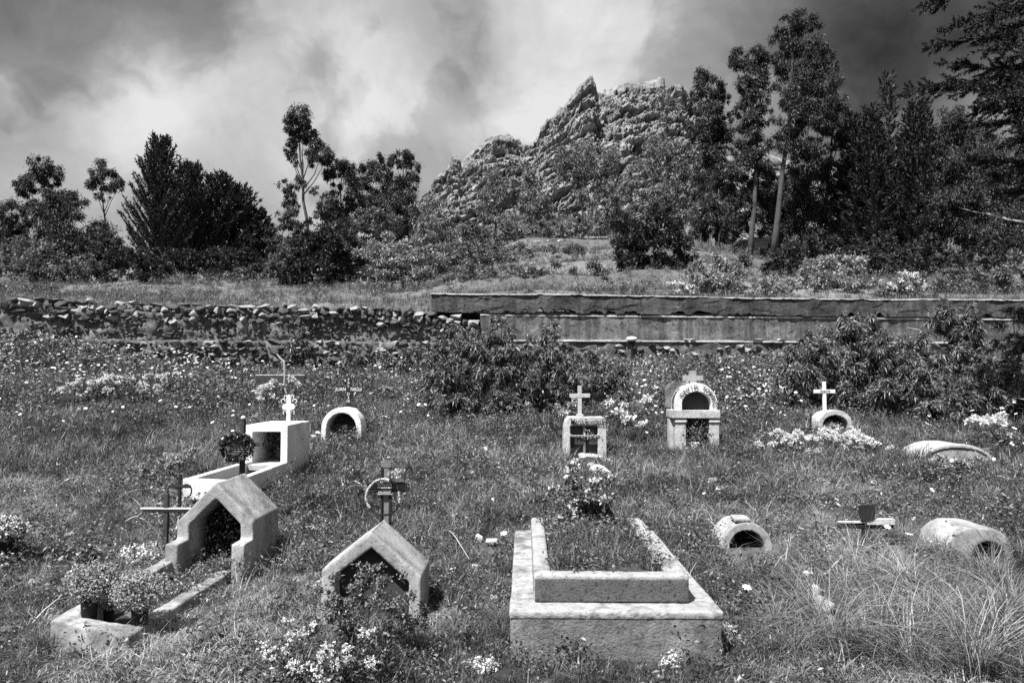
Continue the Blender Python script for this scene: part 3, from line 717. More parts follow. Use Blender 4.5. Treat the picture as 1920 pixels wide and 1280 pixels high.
GS = 'bushes beyond the cemetery wall'
bushes = [
 ('bush', 'light round bush low at the left edge under the eucalypts', 44, [(45,470,36,30),(80,490,36,30),(20,495,34,28),(60,510,44,20),(100,508,30,20)], 'leaf_mid'),
 ('bush', 'grey bush between the light round bush and the spiky conifer', 43, [(135,505,28,18),(160,495,24,18),(185,510,26,14)], 'leaf_mid'),
 ('bush', 'dark bush at the foot of the thin ball-crowned eucalyptus', 44, [(190,480,24,24),(215,490,24,24),(205,510,30,18)], 'leaf_dark'),
 ('bush', 'rounded bush with lit top at the foot of the spiky conifer', 43, [(270,485,26,22),(290,500,28,24),(255,510,26,16),(285,520,28,12)], 'leaf_dark'),
 ('bush', 'small grey bush at the foot of the dark conifers', 42, [(455,515,24,10),(475,512,18,9),(435,520,16,8)], 'leaf_mid'),
 ('willow_bush', 'big dark bush standing at the field edge left of the tiny house', 38, [(575,450,34,30),(610,440,36,28),(640,455,34,30),(560,485,36,32),(600,485,44,36),(645,490,34,36),(540,505,28,26),(585,520,44,22),(630,522,38,20)], 'leaf_dark'),
 ('willow_bush', 'light bush on the left flank of the big dark bush', 40, [(525,490,24,22),(520,510,22,20),(545,475,22,18)], 'leaf_mid'),
 ('bush', 'tall grey bush behind the tiny house', 42, [(700,415,28,22),(725,410,24,20),(685,440,28,24),(665,450,24,22),(720,440,24,20)], 'leaf_mid'),
 ('bush', 'broad pale bush right of the tiny house', 37, [(705,475,28,22),(735,465,30,22),(765,470,32,24),(790,490,28,24),(720,500,32,24),(755,505,38,26),(785,520,28,20),(735,525,34,18),(700,500,16,20),(703,532,16,14),(665,535,12,10)], 'leaf_pale'),
 ('bush', 'thin pale bush beside the trunks of the second rock-face tree', 52, [(960,430,24,18),(975,445,20,12),(940,440,16,14)], 'leaf_mid'),
 ('bush', 'small pale tree-like bush left of the boarded shed', 50, [(1095,415,24,16),(1080,428,20,16),(1110,425,20,14)], 'leaf_mid'),
 ('bush', 'light scrub at the foot of the rocky hill left of the slender eucalyptus', 54, [(870,440,28,16),(895,432,22,14),(850,470,24,14),(905,445,22,12)], 'leaf_mid'),
 ('willow_bush', 'large dark willow-like bush behind the wall between the sheds', 34, [(1195,440,36,28),(1230,425,36,30),(1265,445,32,30),(1180,470,32,26),(1220,475,42,30),(1260,480,34,28),(1200,505,38,26),(1240,510,36,26),(1170,500,22,22),(1240,400,24,18)], 'leaf_dark'),
 ('bush', 'pale airy bush above the dark willow-like bush', 44, [(1250,395,30,20),(1225,405,24,18),(1280,410,24,20)], 'leaf_mid'),
 ('bush', 'broad-leaved bush behind the wall below the pale-trunked eucalyptus', 27, [(1335,495,32,20),(1365,510,28,24),(1310,510,26,20),(1345,530,40,22),(1380,530,20,18),(1310,535,22,16)], 'leaf_pale'),
 ('bush', 'low light scrub along the wall top between the two broad-leaved bushes', 26, [(1425,540,26,16),(1455,530,26,18),(1480,540,24,16),(1440,552,36,10)], 'leaf_pale'),
 ('bush', 'broad-leaved bush behind the wall below the highest eucalyptus', 27, [(1545,500,30,18),(1580,500,34,20),(1610,520,26,22),(1530,525,30,22),(1570,530,44,24),(1620,540,22,16)], 'leaf_pale'),
 ('bush', 'dark low tree behind the broad-leaved bushes', 36, [(1420,490,28,20),(1490,490,34,24),(1450,505,30,18),(1640,490,34,30),(1680,500,34,24)], 'leaf_dark'),
 ('bush', 'hazy light bush along the wall top at the far right', 28, [(1790,520,34,20),(1760,535,30,18),(1825,525,30,20),(1860,535,30,18),(1790,545,50,12)], 'leaf_mid'),
 ('bush', 'low scrub on the upper terrace left of the boarded shed', 42, [(870,485,32,18),(905,476,32,18),(940,488,32,19),(975,478,30,18),(925,470,25,13)], 'leaf_mid'),
 ('bush', 'low scrub on the upper terrace below the boarded shed', 42, [(1020,482,27,15),(1050,482,30,18),(1085,485,30,18),(1120,484,32,19),(1150,482,25,21)], 'leaf_mid'),
 ('bush', 'low scrub on the lower terrace near the end of the plaster wall', 32, [(850,528,32,21),(890,516,32,21),(925,530,35,21),(960,520,30,18),(905,540,32,12)], 'leaf_mid'),
 ('bush', 'low scrub on the lower terrace in the middle above the plaster wall', 32, [(1000,524,30,18),(1035,514,30,19),(1070,528,32,19),(1110,516,32,21),(1140,532,27,18)], 'leaf_mid'),
 ('bush', 'dark undergrowth beneath the pines at the right', 40, [(1600,470,34,30),(1650,465,34,30),(1700,480,34,28),(1740,475,34,28),(1780,480,34,26),(1820,485,34,26),(1860,480,34,28),(1900,480,34,28),(1500,470,34,28),(1545,475,34,26),(1640,510,44,22),(1720,512,46,22),(1800,515,46,20),(1870,515,44,22)], 'leaf_dark'),
 ('bush', 'dark undergrowth joining the trees at the far left', 52, [(110,475,30,26),(150,470,30,28),(200,470,30,28),(245,480,30,24),(300,490,36,22),(350,490,36,22),(400,490,36,22),(450,490,36,22),(490,490,30,20),(130,510,40,16),(200,512,40,16),(270,512,40,16),(340,514,40,16),(410,514,40,16),(480,512,40,16)], 'leaf_dark'),
 ('bush', 'dark undergrowth between the pale-trunked eucalyptus and the highest one', 49, [(1385,340,24,26),(1400,380,26,28),(1430,340,24,28),(1440,385,26,30),(1420,420,28,26),(1380,430,26,24),(1470,430,26,26)], 'leaf_dark'),
 ('bush', 'grey scrub at the foot of the rock face left of the boarded shed', 54, [(960,455,24,14),(1000,450,26,16),(1040,440,26,18),(1070,452,22,14),(1025,425,20,16)], 'leaf_mid'),
 ('bush', 'grey scrub at the foot of the rock face above the long dark outbuilding', 60, [(1150,430,24,16),(1185,425,26,18),(1160,445,22,12),(1210,440,22,14),(1130,440,16,12)], 'leaf_mid'),
 ('bush', 'leafy row of bushes closing the left end of the terrace', 40, [(815,500,24,18),(850,500,24,16),(830,475,20,18),(870,510,22,10)], 'leaf_mid'),
 ('bush', 'dark clipped row of bushes in the field at the far left', 34, [(15,548,30,12),(50,546,30,13),(85,546,30,12),(115,550,24,9)], 'leaf_mid'),
 ('bush', 'pair of low bushes at the rim of the slope before the row of pale stones', 46, [(880,468,24,12),(915,474,26,13),(990,470,26,12),(1030,474,26,12)], 'leaf_mid'),
 ('bush', 'bushes filling the slope between the dark willow-like bush and the terraces', 38, [(1130,510,26,18),(1155,500,24,18),(1110,535,22,12),(1160,530,24,14)], 'leaf_mid'),
 ('bush', 'soft bush at the right edge above the wall', 28, [(1890,520,34,24),(1920,500,30,26),(1905,545,36,16)], 'leaf_mid'),
]
for i, (nm, lb, Y, bl, mt) in enumerate(bushes):
    plant(nm, lb, 'bush', Y, bl, None, 'shrub', mt, 'bark_dark', GS, seed=200 + i * 5, dens=82, leafpx=7.5 if Y > 30 else 8)
plant('flowering_bush', 'low bush speckled with white flowers along the wall top at the right', 'bush', 26, [(1655,535,28,16),(1690,530,30,18),(1715,542,26,12),(1670,548,36,8)], None, 'shrub', 'leaf_mid', 'bark_dark', GS, seed=401, flowers=(260, .07, 'petal', 1.0))
plant('flowering_bush', 'small bush with bright flowers behind the wall top in the middle', 'bush', 26, [(1270,545,26,9),(1300,540,24,10)], None, 'shrub', 'leaf_pale', 'bark_dark', GS, seed=402, flowers=(90, .08, 'petal', 1.0))

# ------------------------------------------------------------------ overhanging cedar at the upper right, close to the camera
def cedar():
    Y = 11.0; k = Y / FPX; g = np.random.default_rng(5)
    bx = (2060 - 983) / FPX * Y; bz = gz(min(bx, 25), Y) - .1
    root = empty('cedar_tree', (bx, Y, bz)); tr = MB()
    H = at(2060, -260, Y).z - bz
    tr.tube([(0, 0, 0), (.05, 0, H * .4), (-.03, .05, H * .8), (0, 0, H)], [.24, .18, .09, .03], 10)
    br = MB(); Bs, Ds, Ls = [], [], []
    limbs = [(2060,-90,1735,8,0),(2060,60,1735,88,.2),(2060,-20,1770,50,-.5),(2060,130,1700,172,.1),(2060,190,1712,165,-.4),(2060,160,1770,120,.6),(2060,210,1820,205,.7),(2060,250,1800,232,-.2),
             (2060,30,1830,-40,.9),(2060,-60,1840,40,-.9),(2060,60,1850,90,-1.2),(2060,110,1845,140,1.2),(2060,170,1855,190,-1.3),(2060,-10,1880,10,1.6),(2060,90,1880,110,1.7),(2060,150,1890,160,-1.8),(2060,200,1900,215,1.9),(2060,240,1900,262,-1.5),
             (2060,320,1830,300,.3),(2060,330,1860,330,-.8),(2060,380,1900,360,1.0),(2060,20,1870,60,.3),(2060,120,1850,165,.2),(2060,0,1860,-20,.1),(2060,150,1870,205,.5)]
    for (x0, y0, x1, y1, dy) in limbs:
        a = np.array(at(x0, y0, Y)) - (bx, Y, bz); b = np.array(at(x1, y1, Y + dy)) - (bx, Y, bz)
        m = (a + b) / 2 + np.array([0, 0, .12]); a[0] = 0; a[1] = 0
        t = np.linspace(0, 1, 14)[:, None]; P = a * (1 - t) ** 2 + 2 * m * t * (1 - t) + b * t ** 2
        P[1:-1] += g.normal(size=(12, 3)) * .02
        br.tube(P, [max(.006, .035 * (1 - .9 * s)) for s in t[:, 0]], 5)
        L = np.linalg.norm(b - a)
        nt = int(L / .075)
        for _ in range(nt * 2):                          # side twigs carrying foliage
            f = g.uniform(.12, 1) ** .8; q = a * (1 - f) ** 2 + 2 * m * f * (1 - f) + b * f ** 2
            d = (b - a) / L * g.uniform(.5, 1.1) + g.normal(size=3) * np.array([.25, .55, .28]) + np.array([0, 0, -.12]); d /= np.linalg.norm(d)
            l2 = g.uniform(.16, .52) * (1.15 - .62 * f)
            e = q + d * l2 + np.array([0, 0, -.08 * l2]); br.tube([q, (q + e) / 2 + (0, 0, .01), e], [.006, .004, .002], 3)
            n = int(l2 * 220) + 12; s = g.uniform(.08, 1, n)[:, None]
            Bs.append(q + (e - q) * s); Ds.append(d * .9 + g.normal(size=(n, 3)) * .55)
    B = np.concatenate(Bs); D = np.concatenate(Ds); n = len(B)
    link('crown', quads(B, D, g.uniform(.03, .075, n), .014, g, 'crown', M['needle']), root)
    tr.build('trunk', M['bark_dark'], root, smooth=True); br.build('branches', M['bark_dark'], root)
    db = MB()                                            # dead pale branch reaching in below the foliage
    P = [Vector(at(x, y, Y + .3)) - root.location for x, y in ((2060, 445), (1990, 430), (1930, 418), (1890, 412), (1855, 402), (1830, 398), (1800, 390))]
    P[0].x = 0; P[0].y = 0
    db.tube(P, [.03, .022, .017, .014, .010, .007, .004], 6)
    db.tube([P[3], P[3] + Vector((-.08, .1, .12)), P[3] + Vector((-.2, .2, .16))], [.008, .005, .002], 4)
    db.tube([P[1], P[1] + Vector((-.1, .1, .25)), P[1] + Vector((-.35, .2, .5))], [.012, .008, .003], 4)
    o = db.build('dead_branch', M['twig'], root); o['label'] = 'bare bleached branch poking out below the foliage'
    tag(root, 'dark cedar whose drooping branches reach in from the upper right corner', 'tree')
cedar()

# ------------------------------------------------------------------ shrubs in front of the wall
GF = 'feathery shrubs growing against the wall'
near = [
 ('feathery dark shrub at the end of the stone wall, left of the other feathery ones', 13.3, [(840,660,34,26),(870,645,32,28),(820,690,34,30),(865,690,42,36),(830,725,36,32),(875,730,40,34),(860,765,44,28)]),
 ('bushy feathery shrub covering the corner where stone and plaster walls meet', 13.4, [(915,650,34,30),(940,625,28,26),(965,650,32,28),(925,690,44,36),(965,695,38,34),(930,740,44,36),(900,755,34,30),(970,745,34,34),(915,775,44,24)]),
 ('dark upright feathery shrub with a pointed top before the plaster wall', 13.8, [(1035,620,16,22),(1030,650,26,26),(1050,665,24,24),(1010,680,28,28),(1045,700,36,32),(1010,725,32,34),(1050,740,34,34),(1000,765,24,24)]),
 ('small dark shrub growing out of the low stone course at the left', 19.0, [(560,650,20,20),(575,665,18,18),(550,672,16,16),(570,690,16,12)]),
 ('grey shrub at the base of the stone wall left of the feathery ones', 18.2, [(685,670,30,18),(715,690,30,24),(735,715,30,26),(700,720,26,22),(755,740,26,24),(760,690,26,18),(770,665,16,14)]),
 ('low leafy shrub under the plaster wall right of the pointed one', 14.3, [(1095,680,30,22),(1120,700,32,26),(1090,720,28,26),(1150,700,26,22),(1140,735,34,24)]),
 ('broad feathery shrub, first of the big ones before the right part of the wall', 13.8, [(1510,650,32,26),(1545,640,30,26),(1500,690,34,30),(1545,690,38,32),(1530,730,40,32),(1490,720,24,24)]),
 ('tall feathery shrub before the plaster wall above the white grave cross', 13.6, [(1590,600,22,18),(1615,610,26,22),(1585,635,34,28),(1625,645,34,28),(1600,680,42,34),(1590,720,40,30),(1640,700,34,32)]),
 ('dense feathery shrub in the middle of the right-hand thicket', 13.2, [(1665,650,36,30),(1700,660,36,30),(1670,700,38,34),(1715,705,40,34),(1690,745,46,34),(1650,750,34,28),(1735,740,34,34)]),
 ('tall ragged shrub rising above the wall top in the right-hand thicket', 14.2, [(1790,585,28,20),(1770,610,30,24),(1810,615,34,26),(1830,645,26,26),(1770,650,34,28),(1805,675,38,32),(1770,710,40,32)]),
 ('feathery shrub in front of the right-hand thicket with dark hollow', 12.9, [(1800,730,40,30),(1840,710,38,32),(1780,760,40,24),(1840,755,42,30),(1870,730,30,30)]),
 ('feathery shrub at the right edge reaching the top of the plaster wall', 13.3, [(1900,600,26,18),(1915,630,28,26),(1890,660,30,28),(1925,680,34,34),(1890,710,36,32),(1925,740,40,36),(1880,750,32,30),(1955,640,40,40)]),
]
for i, (lb, Y, bl) in enumerate(near):
    plant('feathery_shrub', lb, 'shrub', Y, bl, None, 'fern', 'leaf_near', 'bark_dark', GF, seed=600 + i, dens=100, leafpx=9)
# weedy clumps at the foot of the wall
GW = 'weedy clumps along the foot of the wall'
weedy = [('leafy weeds below the upright post lamp', 17.2, [(1195,710,30,24),(1225,725,30,26),(1190,745,30,22)]),
 ('leafy weeds behind the arched double niche grave', 16.6, [(1250,690,30,20),(1290,690,32,22),(1330,700,34,22),(1245,730,28,22)]),
 ('daisy-dotted weeds right of the arched double niche grave', 14.5, [(1385,725,34,24),(1425,720,32,24),(1460,735,30,26),(1400,760,36,24),(1440,770,34,22)]),
 ('weeds behind the small white arch with a black cross', 14.5, [(640,690,26,16),(600,700,26,16),(720,750,28,20),(750,770,26,18)]),
 ('dark weeds at the foot of the low stone course', 16.5, [(440,690,34,18),(400,700,30,14),(500,700,24,16)]),
 ('dark weeds on the bank at the left end of the wall', 17.0, [(60,640,44,18),(140,650,44,18),(30,670,40,20),(110,680,44,20),(220,675,40,18),(300,690,34,14)]),
 ('leafy clump between the niche grave with two panes and the mound of shrubs', 13.5, [(975,775,28,24),(1000,790,26,20),(950,790,22,18)])]
for i, (lb, Y, bl) in enumerate(weedy):
    plant('weed_clump', lb, 'plant', Y, bl, None, 'shrub', 'leaf_near', 'bark_dark', GW, seed=700 + i, dens=30, leafpx=7, flowers=(90 if i in (2, 5) else 16, .05, 'petal', .4))
# vine of pale bare stem in the right-hand thicket
mb = MB(); P = [at(x, y, 14.9) for x, y in ((1700, 614), (1722, 618), (1745, 636), (1768, 655), (1792, 667))]; P.append(at(1800, 700, 15.2))
mb.tube(P, [.006, .009, .010, .010, .010, .012], 5)
tag(mb.build('bare_stem', M['twig']), 'long pale bare stem arching over the right-hand shrubs', 'branch')

# ------------------------------------------------------------------ small buildings and slabs on the slope
def box_house(name, label, cat, Y, x0, x1, yt, yb, depth, wall, roof, opening=None, over=.15, thick=.12):
    a = at(x0, yt, Y); b = at(x1, yb, Y); ox, oz = (a.x + b.x) / 2, b.z
    root = empty(name, (ox, Y, oz)); hw = (b.x - a.x) / 2; h = a.z - b.z
    m = MB()
    if opening:
        u0, u1, v0, v1 = opening                     # openings as fractions of the front
        xa, xb = -hw + 2 * hw * u0, -hw + 2 * hw * u1; za, zb = h * v0, h * v1
        m.box(-hw, xa, 0, .15, -.5, h).box(xb, hw, 0, .15, -.5, h).box(xa, xb, 0, .15, zb, h).box(xa, xb, 0, .15, -.5, za)
        m.box(-hw, -hw + .15, .15, depth, -.5, h).box(hw - .15, hw, .15, depth, -.5, h).box(-hw + .15, hw - .15, depth - .15, depth, -.5, h)
        MB().box(xa - .05, xb + .05, -.06, -.003, za - .12, za).build('sill', roof, root)
        MB().box(xa, xb, .05, .09, za, zb).build('shutter', M['old_wood'], root)
    else: m.box(-hw, hw, 0, depth, -.5, h)
    m.build('wall', wall, root)
    MB().box(-hw - over, hw + over, -over, depth + over, h + .003, h + thick).build('roof', roof, root)
    return tag(root, label, cat)
box_house('shed', 'small dark boarded shed with pale frame among the trees on the slope', 'shed', 55, 1112, 1137, 446, 470, 2.2, M['shed'], M['coping'], (.18, .82, .25, .9), .08, .07)
box_house('shed', 'long low dark outbuilding right of the small boarded shed', 'shed', 56.5, 1140, 1190, 452, 470, 2.2, M['shed'], M['stone_b'], None, .08, .07)
box_house('privy', 'narrow pale-edged cabin left of the boarded shed', 'shed', 55.5, 1095, 1108, 446, 471, 1.2, M['shed'], M['coping'], (.3, .7, .0, .8), .05, .06)
box_house('low_house', 'low pale building with flat roof behind the pale-trunked eucalyptus', 'house', 50, 1400, 1464, 450, 478, 3.5, M['house'], M['coping'], (.62, .78, .2, .75), .25, .16)
def tiny_house():
    Y = 41; a = at(672, 512, Y); b = at(694, 536, Y); root = empty('tiny_house', ((a.x + b.x) / 2, Y, b.z)); hw = (b.x - a.x) / 2; h = a.z - b.z
    m = MB(); m.box(-hw, -.12, 0, .12, -.3, h).box(.16, hw, 0, .12, -.3, h).box(-.12, .16, 0, .12, h * .75, h).box(-.12, .16, 0, .12, -.3, h * .35).box(-hw, hw, .12, 1.6, -.3, h).build('wall', M['house'], root)
    MB().prism([(-hw - .12, h + .003), (hw + .12, h + .003), (-hw * .3, h + .14)], -.12, 1.7).build('roof', M['house'], root)
    MB().box(-.12, .16, .04, .1, h * .35, h * .75).build('window', M['black_paint_and_shade'], root)
    tag(root, 'tiny pale house half hidden by the round bushes beyond the field', 'house')
tiny_house()
SL = ['pale stone at the left end of the row on the slope', 'second pale stone of the row on the slope from the left', 'small pale stone in the middle of the left half of the row on the slope', 'tiny pale stone before the left end of the row on the slope', 'single pale stone just left of the long slab on the slope', 'long flat pale slab left of the boarded shed', 'short slab touching the long flat pale slab on the slope', 'pale stone lower right of the long flat slab', 'lone pale stone below the left end of the row on the slope', 'pale stone on the grassy terrace in the middle of the slope', 'pale stone on the terrace below the boarded shed', 'pale stone beside the tiny house', 'larger pale slab in the field at the far left', 'smaller pale slab in the field at the far left', 'pale stone between the long flat slab and the narrow cabin', 'pale slab before the long dark outbuilding']
for i, (px, py, w, Y) in enumerate([(900,457,16,50),(925,461,12,50),(940,455,10,50),(878,462,10,50),(975,459,14,50),(1010,456,42,50),(1028,462,22,50),(1052,470,14,50),(862,480,12,45),(1000,515,16,40),(1115,520,14,36),(660,535,14,40),(115,545,24,34),(150,540,12,34),(1062,453,14,51),(1160,472,20,52)]):
    p = at(px, py, Y); z = fz(p.x, Y)
    o = link('pale_stone', R.choice(ROCKS_W)); o.location = (p.x, Y, z + .12); o.scale = (w / FPX * Y * 1.1, .6, .35); o.rotation_euler = (0, 0, R.uniform(-.3, .3))
    tag(o, SL[i], 'stone', 'pale stones scattered on the slope')

# ------------------------------------------------------------------ graves
def arc(cx, cz, rx, rz, n=22, a0=math.pi, a1=0.0):
    return [(cx + rx * math.cos(a0 + (a1 - a0) * i / (n - 1)), cz + rz * math.sin(a0 + (a1 - a0) * i / (n - 1))) for i in range(n)]
def part(mb, name, mat, root, **k): return mb.build(name, M[mat], root, off=root.location, **k)
def text_mesh(s, size, depth=.002, shear=0.0):
    cu = bpy.data.curves.new('lettering', 'FONT'); cu.body = s; cu.size = size; cu.extrude = depth; cu.shear = shear
    cu.align_x = 'CENTER'; cu.align_y = 'CENTER'; cu.offset = size * (.012 if s in ('JUAN', 'FARGUI') else .004)
    o = bpy.data.objects.new('lettering', cu); COL.objects.link(o); bpy.context.view_layer.update()
    dg = bpy.context.evaluated_depsgraph_get(); me = bpy.data.meshes.new_from_object(o.evaluated_get(dg)); bpy.data.objects.remove(o); return me
def letter_on(s, size, loc, mat, parent, shear=0, sx=1, roll=0, host=None):
    me = text_mesh(s, size, shear=shear); me.materials.clear(); me.materials.append(M[mat])
    o = link('lettering', me, host or parent); o.location = Vector(loc) - parent.location; o.rotation_euler = (math.pi / 2, roll, 0); o.scale = (sx, 1, 1); return o
EXCL = []                                # rectangles kept free of ground cover (x0, x1, y0, y1)

# --- big open box tomb, centre right
def big_tomb():
    x0, x1, y0, y1 = -.071, 1.032, 3.94, 6.05; root = empty('box_tomb', (.48, 3.94, .0))
    h = MB(); h.box(x0, x1, y0, y1, -.15, .30); o = part(h, 'plinth', 'base_rough', root); cast(o, .016, .014, .012)
    s = MB(); s.box(x0 - .006, x1 + .006, y0 - .006, y1, .262, .306); o = part(s, 'ledge', 'ledge', root); cast(o, .012, .008, .012)
    a0, a1, b0, b1 = .05, .895, 4.09, 5.78; t = .095
    c = MB(); c.box(a0, a0 + t, b0 + t, b1 - .001, .28, .452).box(a1 - t - .02, a1, b0 + t, b1, .28, .452).box(a0, a1, b0, b0 + .10, .28, .452).box(a0, a1, b1 - .07, b1 + .02, .28, .452)
    o = part(c, 'curb', 'ledge', root); cast(o, .012, .008, .012)
    f = MB(); f.box(a0 + .006, a1 - .006, b0 - .016, b0 - .002, .307, .432); o = part(f, 'curb_front', 'stucco_dark', root); cast(o, .009, .010, .004)
    m = MB(); nx = 14
    g = grid_mesh('soil', np.linspace(a0 + .07, a1 - .08, 30), np.linspace(b0 + .08, b1 - .05, 40), lambda x, y: .37 + .05 * np.sin((x - a0) / (a1 - a0) * 3.14) + .05 * (vnoise(np.stack([x * 9, y * 9, x * 0], 1), 8)), M['soil'])
    g.transform(Matrix.Translation(-root.location)); link('soil', g, root)
    tag(root, 'large grey stepped box tomb with a planted open top, centre right', 'tomb', 'graves'); EXCL.append((x0, x1, y0, y1))
big_tomb()

# --- gabled grave with long curb, left foreground
def gable_profile(cx, hw, z0, ze, zp, t):
    outer = [(cx - hw, z0), (cx - hw, ze), (cx, zp), (cx + hw, ze), (cx + hw, z0)]
    k = t * 1.2
    inner = [(cx - hw + t, z0), (cx - hw + t, ze - t * .35), (cx, zp - k * 1.12), (cx + hw - t, ze - t * .35), (cx + hw - t, z0)]
    return outer, inner
def left_gable():
    Y = 5.35; cx, hw = -2.225, .275; root = empty('gabled_grave', (cx, Y, .05))
    O_, I_ = gable_profile(cx, hw, -.1, .50, .775, .088)
    m = MB(); m.ring(O_, I_, Y, Y + .56); m.prism(O_, Y + .50, Y + .56)
    for s in (-1, 1):                                     # side walls run forward below the eaves
        xa, xb = (cx - hw - .004, cx - hw + .088) if s < 0 else (cx + hw - .088, cx + hw + .004)
        m.prism([(xa, -.1), (xb, -.1), (xb, .37), (xa, .37)], Y - .17, Y + .1)
        m.add([(xa, Y - .001, .36), (xb, Y - .001, .36), (xb, Y + .1, .36), (xa, Y + .1, .36), (xa, Y - .001, .40), (xb, Y - .001, .40), (xb, Y + .1, .46), (xa, Y + .1, .46)], [(0, 3, 2, 1), (4, 5, 6, 7), (0, 1, 5, 4), (1, 2, 6, 5), (2, 3, 7, 6), (3, 0, 4, 7)])
    o = part(m, 'niche', 'concrete', root); cast(o, .011, .003, .012)
    FL, FR = Vector((-2.60, 4.08, .20)), Vector((-2.12, 4.02, .14)); BL, BR = Vector((-2.54, 5.28, .26)), Vector((-2.05, 5.26, .175))
    w = .10
    def mix(a, b, t): return a.lerp(b, t)
    iFL = FL + Vector((w, .12, -.003)); iFR = FR + Vector((-w, .12, .004)); iBL = BL + Vector((w, 0, 0)); iBR = BR + Vector((-w, 0, 0))
    c = MB(); c.slab([FL, FR, FR + Vector((0, .13, 0)), FL + Vector((0, .13, 0))], .26)
    c.slab([FL, FL + Vector((w, 0, 0)), iBL, BL], .26); c.slab([FR - Vector((w, 0, 0)), FR, BR, iBR], .26)
    o = part(c, 'curb', 'concrete', root); cast(o, .012, .010, .014)
    xs = np.linspace(-2.56, -2.12, 24); ys = np.linspace(4.1, 5.9, 60)
    g = grid_mesh('soil', xs, ys, lambda x, y: np.interp(y, [4.1, 4.5, 5.3, 5.9], [.03, .05, .10, .17]) + (-2.3 - x) * .08 + .05 * vnoise(np.stack([x * 10, y * 10, x * 0], 1), 12), M['soil'])
    g.transform(Matrix.Translation(-root.location)); link('soil', g, root)
    tag(root, 'grey gabled niche grave with a long low curb, left foreground', 'tomb', 'graves'); EXCL.append((-2.60, -2.08, 4.05, 5.3)); EXCL.append((-2.55, -1.95, 5.3, 5.9))
left_gable()

# --- middle gabled grave
def mid_gable():
    Y = 4.43; cx, hw = -.907, .298; root = empty('gabled_grave', (cx, Y, .0))
    O_ = [(cx - hw, -.1), (cx - hw, .385), (cx, .61), (cx + hw, .35), (cx + hw, -.1)]
    I_ = [(cx - hw + .085, -.1), (cx - hw + .085, .35), (cx, .515), (cx + hw - .075, .315), (cx + hw - .075, -.1)]
    m = MB(); m.ring(O_, I_, Y, Y + .40)
    o = part(m, 'niche', 'concrete', root); cast(o, .010, .003, .010)
    b = MB(); b.prism([(x, z) for x, z in I_][::-1], Y + .07, Y + .38); b = MB().prism([(cx - hw + .05, -.1), (cx - hw + .05, .36), (cx, .55), (cx + hw - .05, .32), (cx + hw - .05, -.1)], Y + .10, Y + .36)
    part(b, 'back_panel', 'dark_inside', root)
    tag(root, 'gabled grave with a dark recess behind flowering weeds, centre left foreground', 'tomb', 'graves'); EXCL.append((cx - hw, cx + hw, Y + .05, Y + .42))
mid_gable()

# --- white box grave
def white_grave():
    xa, xb, Yf, Yb = -3.40, -2.875, 9.0, 9.92; zt, zb = .974, .50; root = empty('box_grave', (-3.14, Yf, .4))
    m = MB(); t = .09
    m.box(xb - t, xb, Yf, Yb, .3, zt).box(xa, xa + t, Yf, Yb, .3, zt).box(xa, xb, Yf, Yb, zt - .085, zt).box(xa, xb, Yb - .08, Yb, .3, zt).box(xa, xb, Yf, Yb, .3, zb - .01)
    cast(part(m, 'niche', 'white', root), .010, .002, .003)
    c = MB(); ct = .085
    c.slab([(xa, 7.38, .53), (xa + ct, 7.38, .53), (xa + ct, Yf - .002, .535), (xa, Yf - .002, .535)], .2)
    c.slab([(xb - ct, 7.38, .51), (xb, 7.38, .51), (xb, Yf - .002, .525), (xb - ct, Yf - .002, .525)], .2)
    c.slab([(xa + .002, 7.37, .528), (xb - .002, 7.37, .508), (xb - .002, 7.50, .508), (xa + .002, 7.50, .528)], .2)
    cast(part(c, 'curb', 'white', root), .010, .002, .003)
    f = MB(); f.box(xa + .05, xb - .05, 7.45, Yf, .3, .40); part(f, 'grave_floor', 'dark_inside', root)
    s = MB(); s.box(xa + .10, xb - .10, 8.85, 9.6, .44, .505); part(s, 'inner_step', 'grey_wash', root, bevel=.006)
    g = np.random.default_rng(3); B = np.array([-3.14, 9.55, .74]) - np.array(root.location) + g.normal(size=(900, 3)) * (.09, .1, .07)
    tag(link('dried_flowers', quads(B, g.normal(size=(900, 3)), .035, .02, g, 'dried_flowers', M['leaf_mid']), root), kind='stuff')
    v = MB(); v.lathe((-3.14, 9.5, .505), [(.035, 0), (.05, .06), (.04, .12), (.05, .15)], 12); part(v, 'vase', 'grey_wood', root, smooth=True)
    tag(root, 'bright white box-shaped grave with a curb running towards the camera', 'tomb', 'graves'); EXCL.append((xa, xb, 7.37, Yb))
    # ornate cross
    Y = 9.45; k = Y / FPX; cx = at(541, 760, Y).x; z0 = zt; cr = empty('ornate_cross', (cx, Y, z0))
    q = MB(); q.prism([(-.028, 0), (.028, 0), (.024, .16), (.07, .17), (.085, .20), (.07, .235), (.03, .245), (.03, .31), (.012, .36), (-.012, .36), (-.03, .31), (-.03, .245), (-.07, .235), (-.085, .20), (-.07, .17), (-.024, .16)], 0, .03); q.build('shaft', M['whitewash'], cr, bevel=.005)
    for sx in (-1, 1):
        for (ox, oz, rr) in ((.075, .275, .026), (.05, .13, .022), (.045, .33, .018)):
            w = MB(); w.tube([(sx * (ox + rr * math.cos(a)), .015, oz + rr * math.sin(a)) for a in np.linspace(-1.2, 3.6, 12)], .006, 5); w.build('scroll', M['whitewash'], cr, smooth=True)
    tag(cr, 'small ornate white cross with scrolls standing on the white box grave', 'cross', 'grave crosses')
white_grave()

